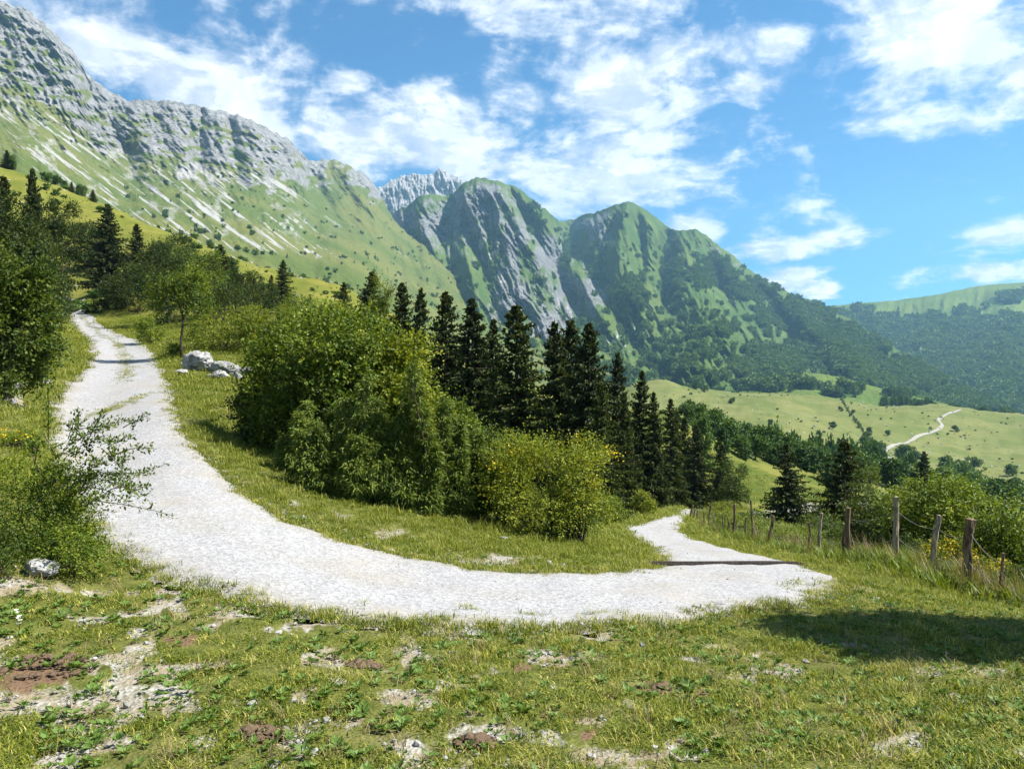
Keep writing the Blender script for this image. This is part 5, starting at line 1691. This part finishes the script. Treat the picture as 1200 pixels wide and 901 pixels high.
for (px, py, w_, lab) in [(296, 826, 12, 'small white stone near the brown soil heap'), (530, 766, 9, 'small round pale stone in the grass by the road edge'), (753, 757, 9, 'round grey-green stone in the grass below the road'),
                          (945, 705 + 72, 10, 'small pale stone in the grass before the shadow'), (1012, 836, 9, 'small white stone above the bare patch'), (345, 822, 8, 'tiny white stone lying among broad weeds'),
                          (440, 655 - 12, 8, 'white stone in the stony rim of the bend'), (590, 632, 9, 'whitish stone at the foot of the yellow-flowering bush')]:
    q = hit(px, py, 3, 60)
    rock(px, py, q[1], w_, .9, .6, rngF.randrange(4), rngF.uniform(0, 3), lab, GS, .1, 'stone')

# ------------------------------------------------------------------ soil heaps
for (px, py, rxp, hgt, lab) in [(55, 782, 58, .07, 'broad heap of brown turned soil at the left of the grass'), (308, 862, 32, .06, 'small heap of dark brown soil among the weeds'),
                                (425, 780, 22, .04, 'tiny brown molehill near the road'), (556, 872, 26, .04, 'crumbly brown soil patch between stony bare ground'), (775, 808, 30, .03, 'flat brown soil patch in the grass')]:
    q = hit(px, py, 3, 30)
    rx = rxp * q[1] / F
    acc = Acc()
    m_ = 120
    rg = np.random.default_rng(int(px))
    base = stone_mesh(7, 1, 'soil')
    bv = np.array([v.co[:] for v in base.vertices]); bt_ = np.array([p_.vertices[:] for p_ in base.polygons])
    for k_ in range(m_):
        a_ = rg.uniform(0, 6.28); r_ = math.sqrt(rg.uniform(0, 1))
        x = q[0] + math.cos(a_) * r_ * rx; y = q[1] + math.sin(a_) * r_ * rx * .7
        s_ = rg.lognormal(-4.0, .5) * (1.2 - .5 * r_)
        z = float(H0(x, y)[0] + rough(np.array([x]), np.array([y]))[0]) + hgt * (1 - r_) * rg.uniform(.2, 1)
        th_ = rg.uniform(0, 6.28)
        R_ = np.array([[math.cos(th_), -math.sin(th_), 0], [math.sin(th_), math.cos(th_), 0], [0, 0, 1]])
        acc.add(bv @ R_.T * np.clip(s_, .008, .05) * rg.uniform(.7, 1.3, 3) + [x, y, z], None, bt_)
    bpy.data.meshes.remove(base)
    o = link('soil_heap', acc.mesh('soil_heap', M['soil']))
    tag(o, lab, 'soil', 'patches of turned brown soil')

# ------------------------------------------------------------------ fence
fence = thing('fence', W(1133, 690, 13.5), 'old wire fence on rough leaning wooden posts beside the road', 'fence')
fx, fy, fz = fence.location
POSTS = [  # foot px, foot py, depth, top px, top py, radius, pale
    (1173, 706, 12.4, 1176, 648, .028, 0), (1130, 692, 13.4, 1138, 608, .085, 0), (1089, 682, 14.4, 1101, 604, .055, 1), (1052, 664, 16, 1050, 582, .06, 1),
    (996, 661, 17.4, 994, 595, .060, 0), (991, 661, 17.5, 991, 619, .05, 0), (959, 648, 20, 963, 601, .045, 1), (946, 648, 20.5, 948, 612, .03, 0), (901, 643, 23.6, 906, 604, .05, 0), (882, 637, 25.5, 880, 586, .035, 0),
    (874, 636, 26, 874, 606, .03, 0), (860, 634, 28, 861, 591, .045, 0), (852, 633, 29, 853, 606, .03, 0), (848, 633, 29.5, 847, 604, .03, 0), (836, 628, 32, 836, 602, .03, 1), (831, 627, 33, 833, 592, .045, 0),
    (824, 627, 34, 825, 600, .035, 0), (817, 618, 38, 818, 597, .05, 1), (813, 618, 39, 815, 596, .05, 1), (807, 617, 40, 812, 592, .06, 0)]
tops = []
for i, (bx_, by_, d, tx, ty, r, pale) in enumerate(POSTS):
    rg = np.random.default_rng(i + 500)
    b = W(bx_, by_, d)
    gz = float(ground_z(b[0], b[1])[0])
    b[2] = min(b[2], gz)
    tp = W(tx, ty, d + rg.normal(0, .08))
    path = np.array([b - [0, 0, .25], b * .67 + tp * .33, b * .33 + tp * .67, tp]) - np.array([fx, fy, fz])
    path[1:3, :2] += rg.normal(0, .3 * r + .01, (2, 2))
    path = catmull(path, 3)
    v, q_, t_ = tube(path, np.linspace(r * 1.05, r * .85, len(path)), 9, .09, rg)
    v[-1] += [0, 0, r * .3]
    acc = Acc(); acc.add(v, q_, t_)
    link('post', acc.mesh('post', M['post_pale'] if pale else M['post'], False), fence)
    tops.append((b - np.array([fx, fy, fz]), tp - np.array([fx, fy, fz])))
order = [0, 1, 2, 3, 4, 6, 8, 9, 11, 15, 17, 19]
for lv_ in (.80, .42):
    for a_, b_2 in zip(order[:-1], order[1:]):
        p0 = tops[a_][0] * (1 - lv_) + tops[a_][1] * lv_; p1 = tops[b_2][0] * (1 - lv_) + tops[b_2][1] * lv_
        tt = np.linspace(0, 1, 9)[:, None]
        path = p0 * (1 - tt) + p1 * tt; path[:, 2] -= (.10 * 4 * tt * (1 - tt))[:, 0]
        path[:, 1] -= .04
        acc = Acc(); acc.add(*tube(path, [.0045] * 9, 5))
        link('wire', acc.mesh('wire', M['wire']), fence)

# ------------------------------------------------------------------ drainage channel across the road
pa = hit(762, 664.5, 5, 40); pb = hit(938, 663.5, 5, 40)
dv = pb - pa; Ld = np.linalg.norm(dv[:2])
drain = thing('drain_channel', (pa + pb) / 2, 'dark timber drainage channel laid across the gravel road', 'drain')
nx_ = np.array([-dv[1], dv[0]]) / Ld
for off, nm in ((-.075, 'timber_rail'), (.075, 'timber_rail')):
    m_ = 24
    tt = np.linspace(0, 1, m_)
    cx_ = pa[0] + dv[0] * tt + nx_[0] * off; cy_ = pa[1] + dv[1] * tt + nx_[1] * off
    cz = H0(cx_, cy_) + .055
    V = []
    for s_ in (-1, 1):
        for zz_ in (-.10, .018):
            V.append(np.stack([cx_ + nx_[0] * s_ * .022, cy_ + nx_[1] * s_ * .022, cz + zz_], -1))
    V = np.stack(V, 1).reshape(-1, 3) - np.array((pa + pb) / 2)
    q_ = []
    for i in range(m_ - 1):
        a0 = i * 4; b0 = a0 + 4
        for (u_, v_) in ((0, 1), (1, 3), (3, 2), (2, 0)):
            q_.append((a0 + u_, a0 + v_, b0 + v_, b0 + u_))
    q_ += [(0, 2, 3, 1), ((m_ - 1) * 4, (m_ - 1) * 4 + 1, (m_ - 1) * 4 + 3, (m_ - 1) * 4 + 2)]
    link(nm, mk_mesh(nm, V, np.array(q_), None, M['timber']), drain)
tt = np.linspace(0, 1, 24)
cx_ = pa[0] + dv[0] * tt; cy_ = pa[1] + dv[1] * tt
V = np.stack([np.stack([cx_ + nx_[0] * o_, cy_ + nx_[1] * o_, H0(cx_, cy_) + .052], -1) for o_ in (-.044, .044)], 1).reshape(-1, 3) - np.array((pa + pb) / 2)
link('channel_bed', mk_mesh('channel_bed', V, grid_quads(24, 2), None, M['timber']), drain)

# white flower stalk in the left foreground
q = hit(22, 742, 3, 20)
fl_ = thing('flower_stalk', q, 'single stalk of small white flowers in the grass below the boulder', 'flower')
acc = Acc(); acc.add(*tube(np.array([[0, 0, -.02], [.01, 0, .09], [.0, .01, .19]]), [.004, .003, .002], 5))
link('stalk', acc.mesh('stalk', M['weed']), fl_)
for k_ in range(6):
    rg = np.random.default_rng(k_)
    B = np.tile(np.array([[rg.normal(0, .012), rg.normal(0, .012), .07 + k_ * .022]]), (6, 1))
    a_ = np.linspace(0, 2 * np.pi, 6, endpoint=False)
    ax = unit(np.stack([np.cos(a_), np.sin(a_), np.full(6, .5)], -1)); si = unit(np.cross(np.array([0, 0, 1.0]), ax))
    v, q_ = leaf_quads(B, ax, si, np.full(6, .024), np.full(6, .017))
    link('flower_head', mk_mesh('flower_head', v, q_, None, M['white_flower'], attrs={'var': np.full(len(v), .5)}), fl_)

# ------------------------------------------------------------------ haze
hz_me = bpy.data.meshes.new('haze')
zb, zt, R_ = -175.0, 1150.0, 5200.0
hv = [(x, y, z) for x in (-R_, R_) for y in (-R_, R_) for z in (zb, zt)]
hz_me.from_pydata(hv, [], [(0, 1, 3, 2), (4, 6, 7, 5), (0, 4, 5, 1), (2, 3, 7, 6), (0, 2, 6, 4), (1, 5, 7, 3)])
m, nt, out = new_mat('haze_air')
pv = nt.node('ShaderNodeVolumePrincipled')
pv.inputs['Color'].default_value = (.36, .72, 1.0, 1)
pv.inputs['Density'].default_value = 0.92e-4
pv.inputs['Anisotropy'].default_value = .2
nt.l.new(pv.outputs[0], out.inputs['Volume'])
hz_me.materials.append(m)
tag(link('haze', hz_me), 'pale blue air between the viewer and the mountains', 'haze', kind='stuff')
